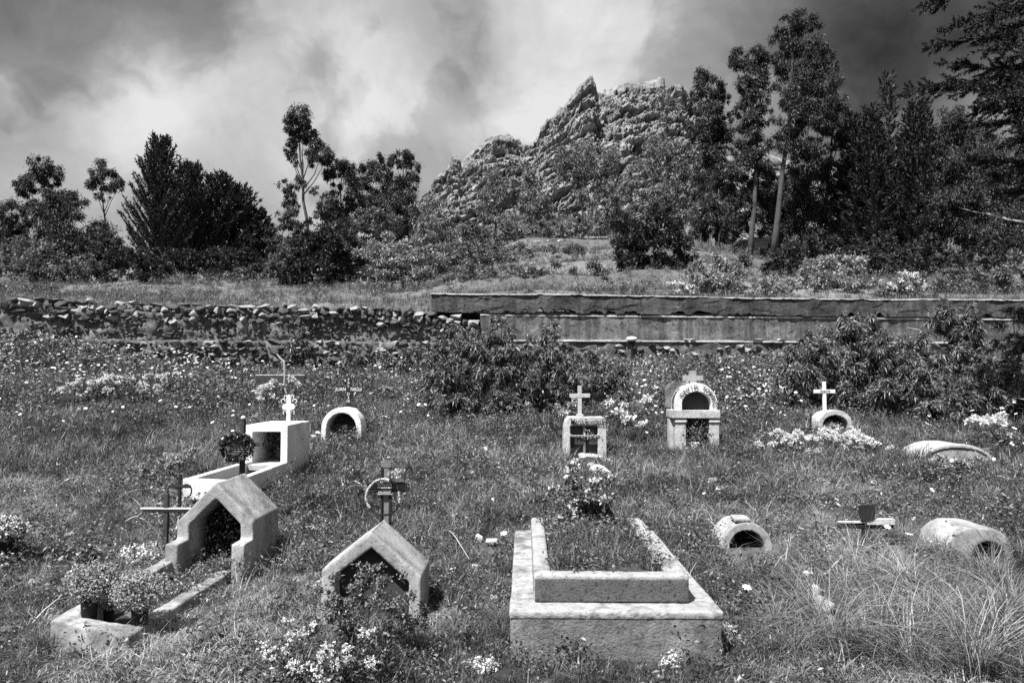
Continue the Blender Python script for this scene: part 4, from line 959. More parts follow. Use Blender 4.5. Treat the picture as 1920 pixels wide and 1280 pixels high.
def cross(name, label, x, Y, z0, z1, zarm, w, bar, mat, thick=.03, parent_base=None, cap=None, rz=0, armbar=None, group='grave crosses'):
    r = empty(name, (x, Y, z0), rz); ab = armbar or bar
    MB().box(-bar / 2, bar / 2, 0, thick, 0, z1 - z0).build('upright', M[mat], r, bevel=.004)
    MB().box(-w / 2, w / 2, -.004, thick * .7, zarm - z0 - ab / 2, zarm - z0 + ab / 2).build('arm', M[cap or mat], r, bevel=.004)
    if parent_base: MB().box(-parent_base / 2, parent_base / 2, -.02, thick + .02, -.05, .035).build('foot', M[mat], r, bevel=.005)
    return tag(r, label, 'cross', group)

# --- small white arch with black lettered cross
def arch_grave(name, label, cx, Y, zc, rx, rz, t, zbot, depth, mat, closed=True, inmat='dark_inside', voxel=.013, hole=None):
    r = empty(name, (cx, Y, zbot))
    O_ = [(cx - rx, zbot)] + arc(cx, zc, rx, rz) + [(cx + rx, zbot)]
    hx = hole or (cx, zc, rx - t, rz - t)
    I_ = [(hx[0] - hx[2], zbot)] + arc(*hx) + [(hx[0] + hx[2], zbot)]
    m = MB(); m.ring(O_, I_, Y, Y + depth); o = part(m, 'arch', mat, r); cast(o, voxel, .006, .014)
    if closed:
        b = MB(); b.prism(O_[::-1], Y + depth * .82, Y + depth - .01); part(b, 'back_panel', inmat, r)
    EXCL.append((cx - rx, cx + rx, Y + .03, Y + depth)); return r
a = arch_grave('arch_grave', 0, -2.855, 11.55, .76, .32, .335, .085, .35, .45, 'whitewash')
tag(a, 'small bright white arch grave carrying the black lettered cross', 'tomb', 'graves')
c5 = cross('black_cross', 'black cross with white painted letters on the small white arch', -2.83, 11.9, 1.08, 1.575, 1.375, .44, .072, 'black_paint_and_shade', .035)
letter_on('JUAN', .075, (-2.955, 11.89, 1.375), 'whitewash', c5, sx=.95); letter_on('FARGUI', .075, (-2.705, 11.89, 1.372), 'whitewash', c5, sx=.72)
for i, ch in enumerate(['F', 'A', 'L']): letter_on(ch, .062, (-2.83, 11.89, 1.53 - i * .05), 'whitewash', c5)
for i, ch in enumerate(['D', '3', 'IX']): letter_on(ch, .062, (-2.83, 11.89, 1.30 - i * .058), 'whitewash', c5)
for (px, py, w) in ((598, 826, 12), (590, 834, 10)):
    p = at_ground(px, py); o = link('pale_stone', ROCKS_W[1]); o.location = (p.x, p.y, gz(p.x, p.y) + .12); o.scale = (.13, .1, .06); o.rotation_euler = (.4, .3, .4)
    tag(o, '%s pale stone chip at the left foot of the small white arch' % ('upper' if px > 594 else 'lower'), 'stone', 'pale stones beside the small white arch')

# --- niche grave with two-pane window
def pane_niche():
    Y = 10.5; k = Y / FPX; X = lambda px: (px - 983) * k; Z = lambda py: CAMZ + (715 - py) * k
    r = empty('niche_grave', (X(1096), Y, Z(856)))
    O_ = [(X(1055), Z(862)), (X(1057), Z(800)), (X(1060), Z(788)), (X(1066), Z(781)), (X(1131), Z(781)), (X(1134), Z(786)), (X(1136), Z(800)), (X(1137), Z(862))]
    I_ = [(X(1069), Z(862)), (X(1069), Z(800)), (X(1069), Z(798)), (X(1070), Z(797)), (X(1119), Z(797)), (X(1120), Z(798)), (X(1120), Z(800)), (X(1120), Z(862))]
    m = MB(); m.ring(O_, I_, Y, Y + .36); m.prism(O_[::-1], Y + .28, Y + .36)
    o = part(m, 'niche', 'grey_wash', r); cast(o, .012, .005, .010)
    p = MB(); p.box(X(1069) + .003, X(1120) - .003, Y + .10, Y + .13, Z(856), Z(797) - .003); part(p, 'window_pane', 'dark_inside', r)
    u = MB(); u.box(X(1093), X(1097), Y + .03, Y + .07, Z(856), Z(798)); part(u, 'glazing_bar', 'grey_wood', r)
    u = MB(); u.box(X(1068), X(1123), Y - .010, Y + .015, Z(818.5), Z(816)); part(u, 'cross_rail', 'grey_wood', r)
    u = MB(); u.box(X(1068), X(1120), Y - .018, Y + .03, Z(815.8), Z(814.8)); part(u, 'rail_edge', 'coping', r)
    letter_on("'Maria", .125, (X(1080), Y - .022, Z(790)), 'black_paint_and_shade', r, .15, .68, host=o); letter_on('Ruedas', .125, (X(1110), Y - .022, Z(790.5)), 'black_paint_and_shade', r, .15, .66, host=o)
    letter_on('E', .12, (X(1129.5), Y - .022, Z(791)), 'black_paint_and_shade', r, .1, .8, host=o)
    tag(r, 'squarish niche grave with a dark four-pane opening and handwritten name', 'tomb', 'graves'); EXCL.append((X(1055), X(1137), Y - .1, Y + .36))
    cross('plain_cross', 'plain pale cross on top of the squarish niche grave', X(1088), Y + .14, Z(781), Z(723), Z(741.5), 39 * k, 7.5 * k, 'grey_wash', .05, parent_base=13 * k)
    for i, (px, py, w, d, hh) in enumerate([(1100, 862, 60, .25, .05), (1128, 888, 40, .35, .06), (1108, 880, 26, .2, .05), (1062, 888, 22, .3, .05), (1144, 872, 16, .3, .05), (1080, 870, 24, .2, .04)]):
        p = at_ground(px, py); o = link('pale_stone', ROCKS_W[i]); o.location = (p.x, p.y, p.z + .05); s_ = w * p.y / FPX * 1.1; o.scale = (s_, d * 1.4, hh * 1.9); EXCL.append((p.x - s_ * .5, p.x + s_ * .5, p.y - .4, p.y + .15)); o.rotation_euler = (.12, 0, R.uniform(-.3, .3))
        tag(o, ['bright slab lying directly at the threshold of the squarish niche grave', 'bright broken slab lowest at the right before the squarish niche grave', 'bright fragment between the threshold slab and the rose bush', 'bright fragment lowest at the left before the squarish niche grave', 'bright fragment at the right corner of the squarish niche grave', 'bright fragment at the left end of the threshold of the squarish niche grave'][i], 'stone', 'white slab fragments before the squarish niche')
    g = np.random.default_rng(8); B = np.array([X(1105), Y - .03, Z(815)]) - np.array(r.location) + g.normal(size=(60, 3)) * (.09, .015, .03)
    tag(link('small_flowers', quads(B, g.normal(size=(60, 3)), .03, .02, g, 'small_flowers', M['petal_dim']), r), kind='stuff')
pane_niche()

# --- double niche with arched top
def double_niche():
    Y = 10.8; k = Y / FPX; X = lambda px: (px - 983) * k; Z = lambda py: CAMZ + (715 - py) * k
    r = empty('double_niche_grave', (X(1301), Y, Z(848)))
    cx = X(1304); zc = Z(757)
    O_ = [(X(1265), Z(769))] + arc(cx, zc, 39 * k, 39 * k, 24) + [(X(1343), Z(769))]
    I_ = [(X(1277), Z(769))] + arc(cx, zc, 27 * k, 23 * k, 24) + [(X(1331), Z(769))]
    m = MB(); m.ring(O_, I_, Y, Y + .34); band = part(m, 'arch_band', 'white', r); cast(band, .010, .003, .003)
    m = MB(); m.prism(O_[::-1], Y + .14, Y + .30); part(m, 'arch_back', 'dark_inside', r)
    m = MB(); m.box(X(1257), X(1346), Y - .04, Y + .42, Z(783), Z(768)); o = part(m, 'lintel_slab', 'grey_wash', r); cast(o, .010, .005, .008)
    for a, b, c_ in ((1264, 1284, 1258), (1327, 1345, 1331)):
        m = MB(); m.box(X(a), X(b), Y, Y + .36, Z(862), Z(783) - .003); o = part(m, 'pillar', 'grey_wash', r); cast(o, .010, .006, .012)
        m = MB(); m.box(X(a) - .01, X(b) + .01, Y - .022, Y + .02, Z(791), Z(785)); o = part(m, 'mortar_patch', 'white', r); cast(o, .008, .006, .01)
    m = MB(); m.box(X(1258), X(1266), Y + .2, Y + .38, Z(860), Z(784)); part(m, 'side_strip', 'grey_wash', r, bevel=.004)
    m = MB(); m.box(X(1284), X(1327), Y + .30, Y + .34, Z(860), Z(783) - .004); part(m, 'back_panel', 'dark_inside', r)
    P = [(X(1256), Z(766)), (X(1257), Z(730)), (X(1262), Z(720)), (X(1272), Z(716)), (X(1330), Z(718)), (X(1339), Z(724)), (X(1341), Z(766))]
    m = MB(); m.prism(P[::-1], Y + .36, Y + .48); o = part(m, 'rear_plate', 'base_rough', r); cast(o, .011, .006, .01)
    m = MB(); m.box(X(1262), X(1346), Y - .16, Y + .05, Z(862), Z(849)); o = part(m, 'sill_slab', 'whitewash', r); cast(o, .010, .008, .02)
    word = 'DAVID TORREZ'; items = []
    for i, ch in enumerate(word):
        if ch == ' ': continue
        a = math.radians(147 - i * 13.2 * (1 + .004 * i)); rr = 32.2 * k
        letter_on(ch, .084, (cx + rr * math.cos(a), Y - .018, zc + rr * math.sin(a) * .97), 'black_paint_and_shade', r, roll=-(a - math.pi / 2), host=band)
    tag(r, 'tall two-storey niche grave with a lettered white arch above an open lower shelf', 'tomb', 'graves'); EXCL.append((X(1256), X(1346), Y - .1, Y + .4))
    cross('stone_cross', 'stubby grey stone cross on the arch of the two-storey niche grave', X(1301.5), Y + .12, Z(719), Z(695), Z(708.5), 38 * k, 12.5 * k, 'concrete', .08, armbar=10 * k)
    p = empty('white_pot', (X(1301), Y + .03, Z(847))); MB().lathe((0, 0, 0), [(.050, 0), (.060, .02), (.062, .13), (.064, .155), (.055, .157), (.052, .11)], 16).build('pot', M['whitewash'], p, smooth=True)
    g = np.random.default_rng(4); B = np.array([0, 0, .30]) + g.normal(size=(700, 3)) * (.09, .06, .10)
    tag(link('dried_flowers', quads(B, g.normal(size=(700, 3)), .035, .018, g, 'dried_flowers', M['leaf_mid']), p), kind='stuff')
    s = MB(); [s.tube([(0, 0, .1), (g.normal(0, .03), 0, .2), (g.normal(0, .1), g.normal(0, .03), .36)], .003, 4) for _ in range(7)]; s.build('stems', M['twig'], p)
    tag(p, 'white painted pot with dried flowers inside the lower shelf of the two-storey grave', 'pot')
    for a in (1289, 1317):
        p = empty('dark_box', (X(a), Y + .10, Z(846))); MB().box(-.052, .052, 0, .1, 0, .15).box(-.045, .045, .01, .09, .151, .16).build('box', M['black_paint_and_shade'], p, bevel=.003)
        tag(p, 'dark block %s the white pot in the lower shelf' % ('left of' if a < 1300 else 'right of'), 'box')
double_niche()

# --- arch with white cross, right background
Y8 = 12.0; k8 = Y8 / FPX; x8 = (1560 - 983) * k8
a = arch_grave('arch_grave', 0, x8, Y8, .80, .285, .245, .085, .62, .35, 'grey_wash'); tag(a, 'low pale arch grave behind the white flower bed at the right', 'tomb', 'graves')
c8 = cross('white_cross', 'slim white cross with lettered arm on the low arch behind the white flower bed', (1548 - 983) * k8, Y8 + .15, .98, 1.50, 1.34, .345, .055, 'whitewash', .04, armbar=.06)
letter_on('VICENTE', .045, ((1548 - 983) * k8, Y8 + .142, 1.34), 'grey_wood', c8, sx=.95)

# --- small barrel arch
a = arch_grave('barrel_grave', 0, 1.790, 6.05, .155, .205, .215, .062, .0, .36, 'concrete', closed=True, inmat='black_paint_and_shade', voxel=.011)  # black back panel paints the shade inside the barrel
m = MB(); m.slab([(1.70, 6.07, .395), (1.83, 6.07, .395), (1.82, 6.22, .405), (1.70, 6.22, .405)], .03); o = part(m, 'name_plate', 'ledge', a); cast(o, .008, .004, .006)
letter_on('FALLECIO', .03, (1.765, 6.062, .383), 'grey_wood', a, sx=1.0)
EXCL.append((1.56, 2.02, 5.55, 6.1)); EXCL.append((2.5, 3.0, 5.6, 6.1))
tag(a, 'small round barrel-shaped grave with a plate on top, right of the box tomb', 'tomb', 'graves')
m = MB(); m.tube([(1.36, 6.25, .17), (1.40, 6.12, .165), (1.50, 6.05, .165), (1.60, 6.08, .16)], [.02, .03, .03, .02], 6); tag(m.build('curb_fragment', M['ledge'], smooth=True), 'broken piece of rounded curb beside the small barrel-shaped grave', 'stone')

# --- rounded vault at the right
def vault():
    Y = 5.75; cx = 3.46; r = empty('vault_grave', (cx, Y, .0))
    def sup(cx, zc, rx, rz, n=30, e=2.6):
        P = []
        for i in range(n):
            t = math.pi - math.pi * i / (n - 1); c, s = math.cos(t), math.sin(t)
            P.append((cx + rx * abs(c) ** (2 / e) * (1 if c > 0 else -1), zc + rz * abs(s) ** (2 / e)))
        return P
    O_ = [(cx - .265, -.05)] + sup(cx, .12, .265, .275) + [(cx + .265, -.05)]
    I_ = [(cx - .075, -.05)] + arc(cx + .065, .11, .14, .175, 30) + [(cx + .205, -.05)]
    m = MB(); m.ring(O_, I_, Y, Y + .40); m.prism(O_[::-1], Y + .34, Y + .42)
    o = part(m, 'shell', 'concrete', r); cast(o, .012, .008, .018); o.modifiers['soften'].iterations = 14
    b = MB(); b.prism([(cx - .06, -.04), (cx - .06, .2), (cx + .22, .2), (cx + .22, -.04)][::-1], Y + .29, Y + .33); part(b, 'back_panel', 'black_paint_and_shade', r)  # black panel puts the shade of the hole into colour
    tag(r, 'rounded loaf-shaped concrete grave with a dark hole, in tall grass at the right', 'tomb', 'graves'); EXCL.append((cx - .26, cx + .26, Y + .1, Y + .5)); EXCL.append((cx - .12, cx + .3, Y - .45, Y + .1))
vault()

# --- low shell vault far right
def shell():
    Y = 10.3; k = Y / FPX; X = lambda px: (px - 983) * k
    cx = X(1782); r = empty('low_vault_grave', (cx, Y, .42)); hw = .47; up = .04
    O_ = arc(cx, .43, hw, .215, 24); I_ = arc(cx, .425, hw - .05, .17, 24)
    m = MB(); m.ring(O_, I_, Y, Y + .65); o = part(m, 'shell', 'grey_wash', r); cast(o, .012, .005, .012)
    m = MB(); m.prism(arc(cx + .02, .43, hw - .06, .168, 24)[::-1], Y + .02, Y + .10); part(m, 'end_panel', 'concrete', r)
    m = MB(); m.box(cx - hw + .05, cx + hw - .02, Y - .03, Y + .6, .36, .412); part(m, 'base', 'black_paint_and_shade', r)  # black slab that shows as a thin dark line below the shell
    tag(r, 'low shell-shaped vault with a pale curved roof at the far right', 'tomb', 'graves'); EXCL.append((cx - hw, cx + hw, Y - .4, Y + .6))
    m = MB(); m.slab([(X(1868), 8.5, .40), (X(1885) + .05, 8.2, .37), (X(1905), 8.2, .37), (X(1880), 8.5, .41)], .05)
    p = at_ground(1875, 905); o = link('pale_stone', ROCKS_W[2]); o.location = p + Vector((0, 0, .06)); o.scale = (.42, .12, .08); o.rotation_euler = (0, .12, -.5); tag(o, 'narrow pale curb stone in the grass below the low shell-shaped vault', 'stone')
shell()

# --- wreath cross behind the middle gable
def wreath_cross():
    Y = 4.98; k = Y / FPX; X = lambda px: (px - 983) * k; Z = lambda py: CAMZ + (715 - py) * k
    r = empty('wreath_cross', (X(725.5), Y, .12)); 
    def pt(name, mat, *b, **kw): m = MB(); m.box(*b); return part(m, name, mat, r, **kw)
    pt('board', 'grey_wood', X(720), X(731), Y, Y + .012, .1, Z(863)); pt('head_board', 'grey_wood', X(716), X(735), Y - .004, Y + .014, Z(875), Z(863), bevel=.002)
    pt('arm_board', 'grey_wood', X(684), X(771), Y + .014, Y + .026, Z(919), Z(904))
    for a, b in ((715.5, 719.3), (731, 735.5)): pt('rail', 'black_paint_and_shade', X(a), X(b), Y - .012, Y + .016, .1, Z(874), bevel=.002)
    for a, b in ((902, 905), (917.5, 920.5)): pt('cross_rail', 'black_paint_and_shade', X(687), X(761), Y - .018, Y + .012, Z(b), Z(a), bevel=.002)
    pt('plate', 'black_paint_and_shade', X(710.5), X(738), Y - .026, Y - .020, Z(924), Z(899), bevel=.002)
    pt('plate_stripe', 'whitewash', X(711), X(738), Y - .029, Y - .027, Z(912), Z(909.5)); pt('plate_edge', 'whitewash', X(711), X(738.5), Y - .029, Y - .027, Z(923.6), Z(922.6))
    letter_on('A.E.P.D.', .018, (X(724), Y - .03, Z(901)), 'whitewash', r, sx=1.1); letter_on('ESCALANTE', .020, (X(724.5), Y - .03, Z(906)), 'whitewash', r, sx=.88); letter_on('FALLECIO', .018, (X(724), Y - .03, Z(920)), 'whitewash', r, sx=1.05)
    tag(r, 'dark double-railed cross with name plate behind the centre left gabled grave', 'cross', 'grave crosses')
    w = empty('bead_wreath', (X(723), Y - .05, Z(925))); g = np.random.default_rng(2); lm, dm = MB(), MB()
    n = 58; P = []
    for i in range(n):
        a = 2 * math.pi * i / n; x = 31 * k * math.sin(a) * (1 + .04 * math.sin(3 * a)); z = 33 * k * math.cos(a) - .008
        P.append((x, z)); top = .35 < a < 1.2; low = 1.9 < a < 4.1; mb = dm if (low or top) else lm
        rr = .0088 * g.uniform(.8, 1.2); s = bmesh.new(); bmesh.ops.create_icosphere(s, subdivisions=1, radius=rr)
        mb.add([(v.co.x + x, v.co.y + g.normal(0, .003), v.co.z + z) for v in s.verts], [tuple(v.index for v in f.verts) for f in s.faces]); s.free()
    MB().tube([(x, 0, z) for x, z in P] + [(P[0][0], 0, P[0][1])], .004, 5).build('hoop', M['old_wood'], w)
    tag(lm.build('pale_beads', M['coping'], w), kind='stuff'); tag(dm.build('dark_beads', M['black_paint_and_shade'], w), kind='stuff')
    B = np.array([.085, 0, .145]) + g.normal(size=(160, 3)) * (.03, .012, .014); link('flower_tuft', quads(B, g.normal(size=(160, 3)), .02, .012, g, 'flower_tuft', M['petal_dim']), w)['kind'] = 'stuff'
    tag(w, 'round bead wreath, half pale and half black, hung on the double-railed cross', 'wreath')
wreath_cross()

# --- dark cross with wreath behind the left gable
def dark_wreath_cross():
    Y = 6.7; k = Y / FPX; X = lambda px: (px - 983) * k; Z = lambda py: CAMZ + (715 - py) * k
    c = cross('iron_cross', 'black cross with a woven plaque behind the left foreground gabled grave', X(453), Y, .2, Z(785), Z(832), 80 * k, 8 * k, 'old_wood', .05)
    MB().box(-.10, .08, -.02, -.005, Z(848) - .2, Z(817) - .2).build('plaque', M['old_wood'], c)
    for i in range(7): MB().box(-.1, .08, -.028, -.021, Z(846 - i * 4.4) - .2, Z(846 - i * 4.4) - .19).build('slat', M['grey_wood'], c)
    MB().tube([(-.09, -.03, Z(817) - .2), (-.05, -.03, Z(813) - .2), (0, -.03, Z(816) - .2), (.05, -.03, Z(812) - .2), (.08, -.03, Z(816) - .2)], .010, 6).build('plaque_crest', M['whitewash'], c, smooth=True)
    MB().lathe((0, .025, Z(785) - .2), [(.02, 0), (.024, .01), (.01, .028)], 8).build('finial', M['whitewash'], c)
    w = empty('leaf_wreath', (X(447), Y - .05, Z(836))); g = np.random.default_rng(12); n = 900; a = g.uniform(0, 6.283, n)
    B = np.stack([np.cos(a) * 27 * k, np.zeros(n), np.sin(a) * 22 * k], 1) + g.normal(size=(n, 3)) * .016
    link('leaves', quads(B, g.normal(size=(n, 3)), .032, .018, g, 'leaves', M['leaf_dark']), w)['kind'] = 'stuff'
    j = g.random(70) * 6.283; B = np.stack([np.cos(j) * 28 * k, j * 0 - .02, np.sin(j) * 23 * k], 1) + g.normal(size=(70, 3)) * .01
    link('petals', quads(B, g.normal(size=(70, 3)), .022, .015, g, 'petals', M['petal_dim']), w)['kind'] = 'stuff'
    MB().tube([(math.cos(t) * 27 * k, 0, math.sin(t) * 22 * k) for t in np.linspace(0, 6.283, 20)], .007, 5).build('hoop', M['old_wood'], w)
    tag(w, 'dark withered leaf wreath hung on the black cross behind the left gable', 'wreath')
dark_wreath_cross()

# --- other crosses and grave goods
def xz(px, py, Y): p = at(px, py, Y); return p.x, p.z
x, z = xz(310, 957, 5.9)
c = cross('rail_cross', 'old dark upright with a white-topped rail arm, left of the left foreground gable', x, 5.9, .12, xz(310, 926, 5.9)[1], z, .36, .036, 'old_wood', .035, cap='black_paint_and_shade', armbar=.024)
MB().box(-.2, .2, -.006, .03, z - .12 + .013, z - .12 + .020).build('pale_rail', M['whitewash'], c)
x, z = xz(336, 912, 6.7)
c = cross('iron_cross', 'black ironwork cross with curled sides hidden behind the left foreground gable', x, 6.7, .18, xz(336, 890, 6.7)[1], z, .2, .024, 'black_paint_and_shade', .025)
for s in (-1, 1): MB().tube([(s * (.06 + .05 * math.cos(a)), .01, z - .22 + .06 * math.sin(a)) for a in np.linspace(-2, 3, 12)], .007, 5).build('scroll', M['black_paint_and_shade'], c)
x, z = xz(1626, 986, 6.0)
c = cross('plaque_cross', 'black cross with a shield-shaped plaque and pale arm, in tall grass at the right', x, 6.02, .1, xz(1626, 950, 6.0)[1], z, .44, .05, 'black_paint_and_shade', .035, armbar=.045)
MB().box(-.22, .0, -.012, .03, z - .1 + .023, z - .1 + .033).build('pale_edge', M['coping'], c); MB().box(.0, .22, -.02, .03, z - .1 + .012, z - .1 + .055).build('pale_board', M['coping'], c)
zz = xz(1626, 960, 6.0)[1] - .1
MB().prism([(-.060, .052), (-.03, .060), (.03, .060), (.060, .052), (.066, .0), (.055, -.05), (.02, -.066), (-.02, -.066), (-.055, -.05), (-.066, .0)][::-1], -.03, -.012).build('plaque', M['black_paint_and_shade'], c, bevel=.003).location = (0, 0, zz)
x, z = xz(1521, 804, 11.4)
c = cross('thin_iron_cross', 'thin black iron cross leaning low behind the white flower bed', x, 11.4, .45, xz(1515, 774, 11.4)[1], z, .5, .022, 'black_paint_and_shade', .02, armbar=.022)
x, z = xz(525, 712, 14.6)
c = cross('beam_cross', 'wide dark wooden beam on a short post far back at the left', x, 14.6, 1.0, z + .05, z, .98, .14, 'old_wood', .12, armbar=.17)
MB().box(-.49, .49, -.01, .11, z - 1.0 + .087, z - 1.0 + .105).build('pale_edge', M['coping'], c)
m = MB(); P = [at(a, b, 14.3) for a, b in ((519, 663), (526, 672), (533, 678), (534, 705), (533, 722), (537, 738))]; m.tube(P, [.012, .016, .018, .02, .02, .02], 6)
tag(m.build('bleached_branch', M['twig']), 'crooked bleached branch standing before the wide beam cross', 'branch')
x, z = xz(452, 708, 14.4); cross('thin_iron_cross', 'thin dark cross with a crooked top, left of the wide beam cross', x, 14.4, 1.0, xz(452, 688, 14.4)[1], z + .08, .26, .03, 'old_wood', .03)
x, z = xz(136, 745, 13.5); cross('old_cross', 'dark weathered cross among white flowers far back at the left', x, 13.5, .9, z + .16, z, .5, .06, 'old_wood', .04)
# post with white bowl by the wall
x, z = xz(1185, 672, 18.2); r = empty('bowl_post', (x, 18.2, 1.55)); zt = xz(1185, 640, 18.2)[1] - 1.55
MB().lathe((0, 0, 0), [(.05, 0), (.035, .2), (.03, zt - .2), (.05, zt - .12), (.09, zt - .02), (.10, zt)], 10).build('post', M['black_paint_and_shade'], r, smooth=True)
MB().lathe((0, 0, zt + .003), [(.10, 0), (.15, .05), (.11, .10), (.03, .12)], 12).build('bowl', M['whitewash'], r, smooth=True)
tag(r, 'dark slender post topped by a small white bowl, standing before the plaster wall', 'post')

# bouquets
def bouquet(name, label, cat, px, py, Y, spread, hgt, n, leaf='leaf_garden', petal='petal_dim', fs=.012, pot=True, r=.04, ph=.13, zb=None, stemh=.0, lean=0, pn=1400):
    p = at(px, py, Y); z = gz(p.x, Y) if zb is None else zb
    o = empty(name, (p.x, Y, z)); g = np.random.default_rng(int(px))
    if pot: MB().lathe((0, 0, 0), [(r * .8, 0), (r * .85, .01), (r, ph), (r * 1.06, ph + .004), (r * .9, ph + .005), (r * .85, ph - .02)], 18).build('bucket', M['black_paint_and_shade'], o, smooth=True)
    zc = (ph if pot else 0) + hgt * .55
    u = g.normal(size=(n, 3)); u /= np.linalg.norm(u, axis=1, keepdims=True); u *= g.uniform(.3, 1, (n, 1)) ** .5
    B = u * np.array([spread, spread * .8, hgt * .5]) + np.array([lean, 0, zc]) + g.normal(size=(n, 3)) * .015
    link('leaves', quads(B, g.normal(size=(n, 3)) + (0, 0, .3), fs * 1.6, fs * .7, g, 'leaves', M[leaf]), o)['kind'] = 'stuff'
    u = g.normal(size=(pn, 3)); u /= np.linalg.norm(u, axis=1, keepdims=True); u *= g.uniform(.75, 1.08, (pn, 1))
    C = u * np.array([spread, spread * .8, hgt * .5]) + np.array([lean, 0, zc]) + g.normal(size=(pn, 3)) * .012
    B4 = np.repeat(C, 4, 0); link('flowers', quads(B4, g.normal(size=(pn * 4, 3)), fs, fs * .75, g, 'flowers', M[petal]), o)['kind'] = 'stuff'
    s = MB()
    for _ in range(26):
        e = B[g.integers(0, n)]; s.tube([(0, 0, (ph - .02) if pot else 0), tuple(np.array([0, 0, zc * .4]) * .5 + e * .5), tuple(e)], .0022, 3)
    s.build('stems', M['leaf_mid'], o)['kind'] = 'stuff'
    return tag(o, label, cat)
bouquet('flower_bucket', 'left black bucket with a loose bunch of small flowers on the low curb', 'flowers', 167, 1150, 4.22, .13, .20, 1200, zb=.13, r=.045, ph=.13, fs=.011, lean=.02)
bouquet('flower_bucket', 'black bucket holding frothy small flowers nearer the right side of the curb', 'flowers', 262, 1158, 4.20, .15, .20, 1200, zb=.075, r=.045, ph=.14, fs=.011)
bouquet('small_flower_pot', 'small dark pot between the two flower buckets on the curb', 'flowers', 204, 1152, 4.32, .08, .17, 500, zb=.07, r=.03, ph=.11, fs=.010, pn=500)
bouquet('daisy_bunch', 'tall bunch with large white daisies behind the left flower bucket', 'flowers', 165, 1100, 4.85, .07, .32, 1000, petal='petal', pot=False, fs=.026, pn=40, zb=.10)
o = bouquet('flower_vase', 'dark vase of white flowers at the left edge, casting a shadow on bare earth', 'flowers', 6, 1010, 5.55, .16, .15, 1100, petal='petal', r=.075, ph=.17, fs=.024, pn=420)
bouquet('wilting_bouquet', 'upper heap of white flowers lying before the rail-armed cross', 'flowers', 262, 982, 5.85, .13, .05, 300, petal='petal', pot=False, fs=.024, pn=300)
bouquet('wilting_bouquet', 'lower heap of white flowers lying before the rail-armed cross', 'flowers', 278, 1005, 5.65, .12, .07, 400, petal='petal', pot=False, fs=.026, pn=260)
bouquet('ivy_bouquet', 'bunch of leafy dark flowers standing inside the left foreground gabled niche', 'flowers', 425, 1040, 5.62, .14, .42, 2600, leaf='leaf_dark', petal='petal_dim', pot=False, fs=.016, pn=160, zb=.12)
bouquet('dark_bouquet', 'low dark bouquet at the foot of the shield-plaque cross', 'flowers', 1640, 1032, 5.7, .11, .12, 900, leaf='leaf_garden', pot=False, fs=.014, pn=90)
bouquet('arch_bouquet', 'dry bouquet inside the small white arch', 'flowers', 637, 812, 11.75, .16, .3, 700, leaf='leaf_mid', pot=False, fs=.03, pn=30, zb=.5)
bouquet('arch_bouquet', 'pale bouquet inside the low arch behind the white flower bed', 'flowers', 1560, 800, 12.1, .14, .22, 700, leaf='leaf_pale', petal='petal', pot=False, fs=.03, pn=90, zb=.62)

# white-flowering plants
GWF = 'white flowering plants between the graves'
beds = [
 ('bed of dense white flowers at the right, left half below the slim white cross', 10.6, [(1440,830,28,18),(1480,825,32,20),(1520,835,34,22),(1465,850,34,14),(1510,858,36,12),(1550,825,28,18)], (3400, .032, 'petal', .6)),
 ('bed of dense white flowers at the right, right half beside the bright stones', 10.7, [(1575,815,24,16),(1600,825,30,18),(1635,835,28,18),(1585,840,28,16),(1655,845,20,12)], (2300, .032, 'petal', .6)),
 ('patch of white flowers in front of the low shell-shaped vault', 9.4, [(1750,870,26,12),(1785,872,28,14),(1820,880,26,14),(1770,890,24,10)], (900, .03, 'petal_dim', .6)),
 ('white flowers at the right edge behind the low vault', 11.0, [(1880,870,26,24),(1905,840,26,24),(1880,800,18,14),(1850,795,20,14)], (420, .05, 'petal', .6)),
 ('frothy white patch left of the white box grave', 8.6, [(300,875,26,14),(330,865,26,14),(355,858,22,12),(280,888,14,8)], (800, .032, 'petal_dim', .6)),
 ('white-flowering bush far back at the left, left one', 14.2, [(140,735,24,14),(165,730,24,14),(190,722,22,14)], (900, .038, 'petal', .5)),
 ('white-flowering bush far back at the left, middle one', 14.4, [(215,715,22,16),(240,722,20,12)], (320, .055, 'petal', .5)),
 ('white-flowering bush far back at the left, right one', 14.4, [(290,728,20,22),(320,712,20,12),(280,745,14,12)], (900, .038, 'petal', .5)),
 ('white flowers in front of the wide beam cross', 14.0, [(515,722,18,16),(500,735,16,12),(545,722,12,14)], (300, .06, 'petal', .5)),
 ('white blossoms between the squarish niche and the two-storey niche', 11.6, [(1155,785,22,14),(1180,790,24,14),(1205,770,20,18),(1150,765,16,12)], (380, .045, 'petal', .6)),
 ('small blossoms to the left behind the plain pale cross', 12.2, [(1065,760,20,16),(1050,775,18,14)], (160, .045, 'petal_dim', .5)),
]
for i, (lb, Y, bl, fl) in enumerate(beds):
    plant('flowering_plant', lb, 'plant', Y, bl, None, 'shrub', 'leaf_garden', 'bark_dark', GWF, seed=800 + i, dens=14, leafpx=6, flowers=fl)
plant('rose_bush', 'rose bush with pale blooms growing at the back of the large box tomb', 'bush', 5.55, [(1090,895,34,22),(1058,930,36,28),(1122,920,34,32),(1088,955,44,30),(1055,985,36,26),(1122,975,38,30),(1085,1000,36,20)], 1095, 'shrub', 'leaf_near', 'bark_dark', None, seed=900, dens=55, leafpx=9, flowers=(110, .026, 'petal', .6))
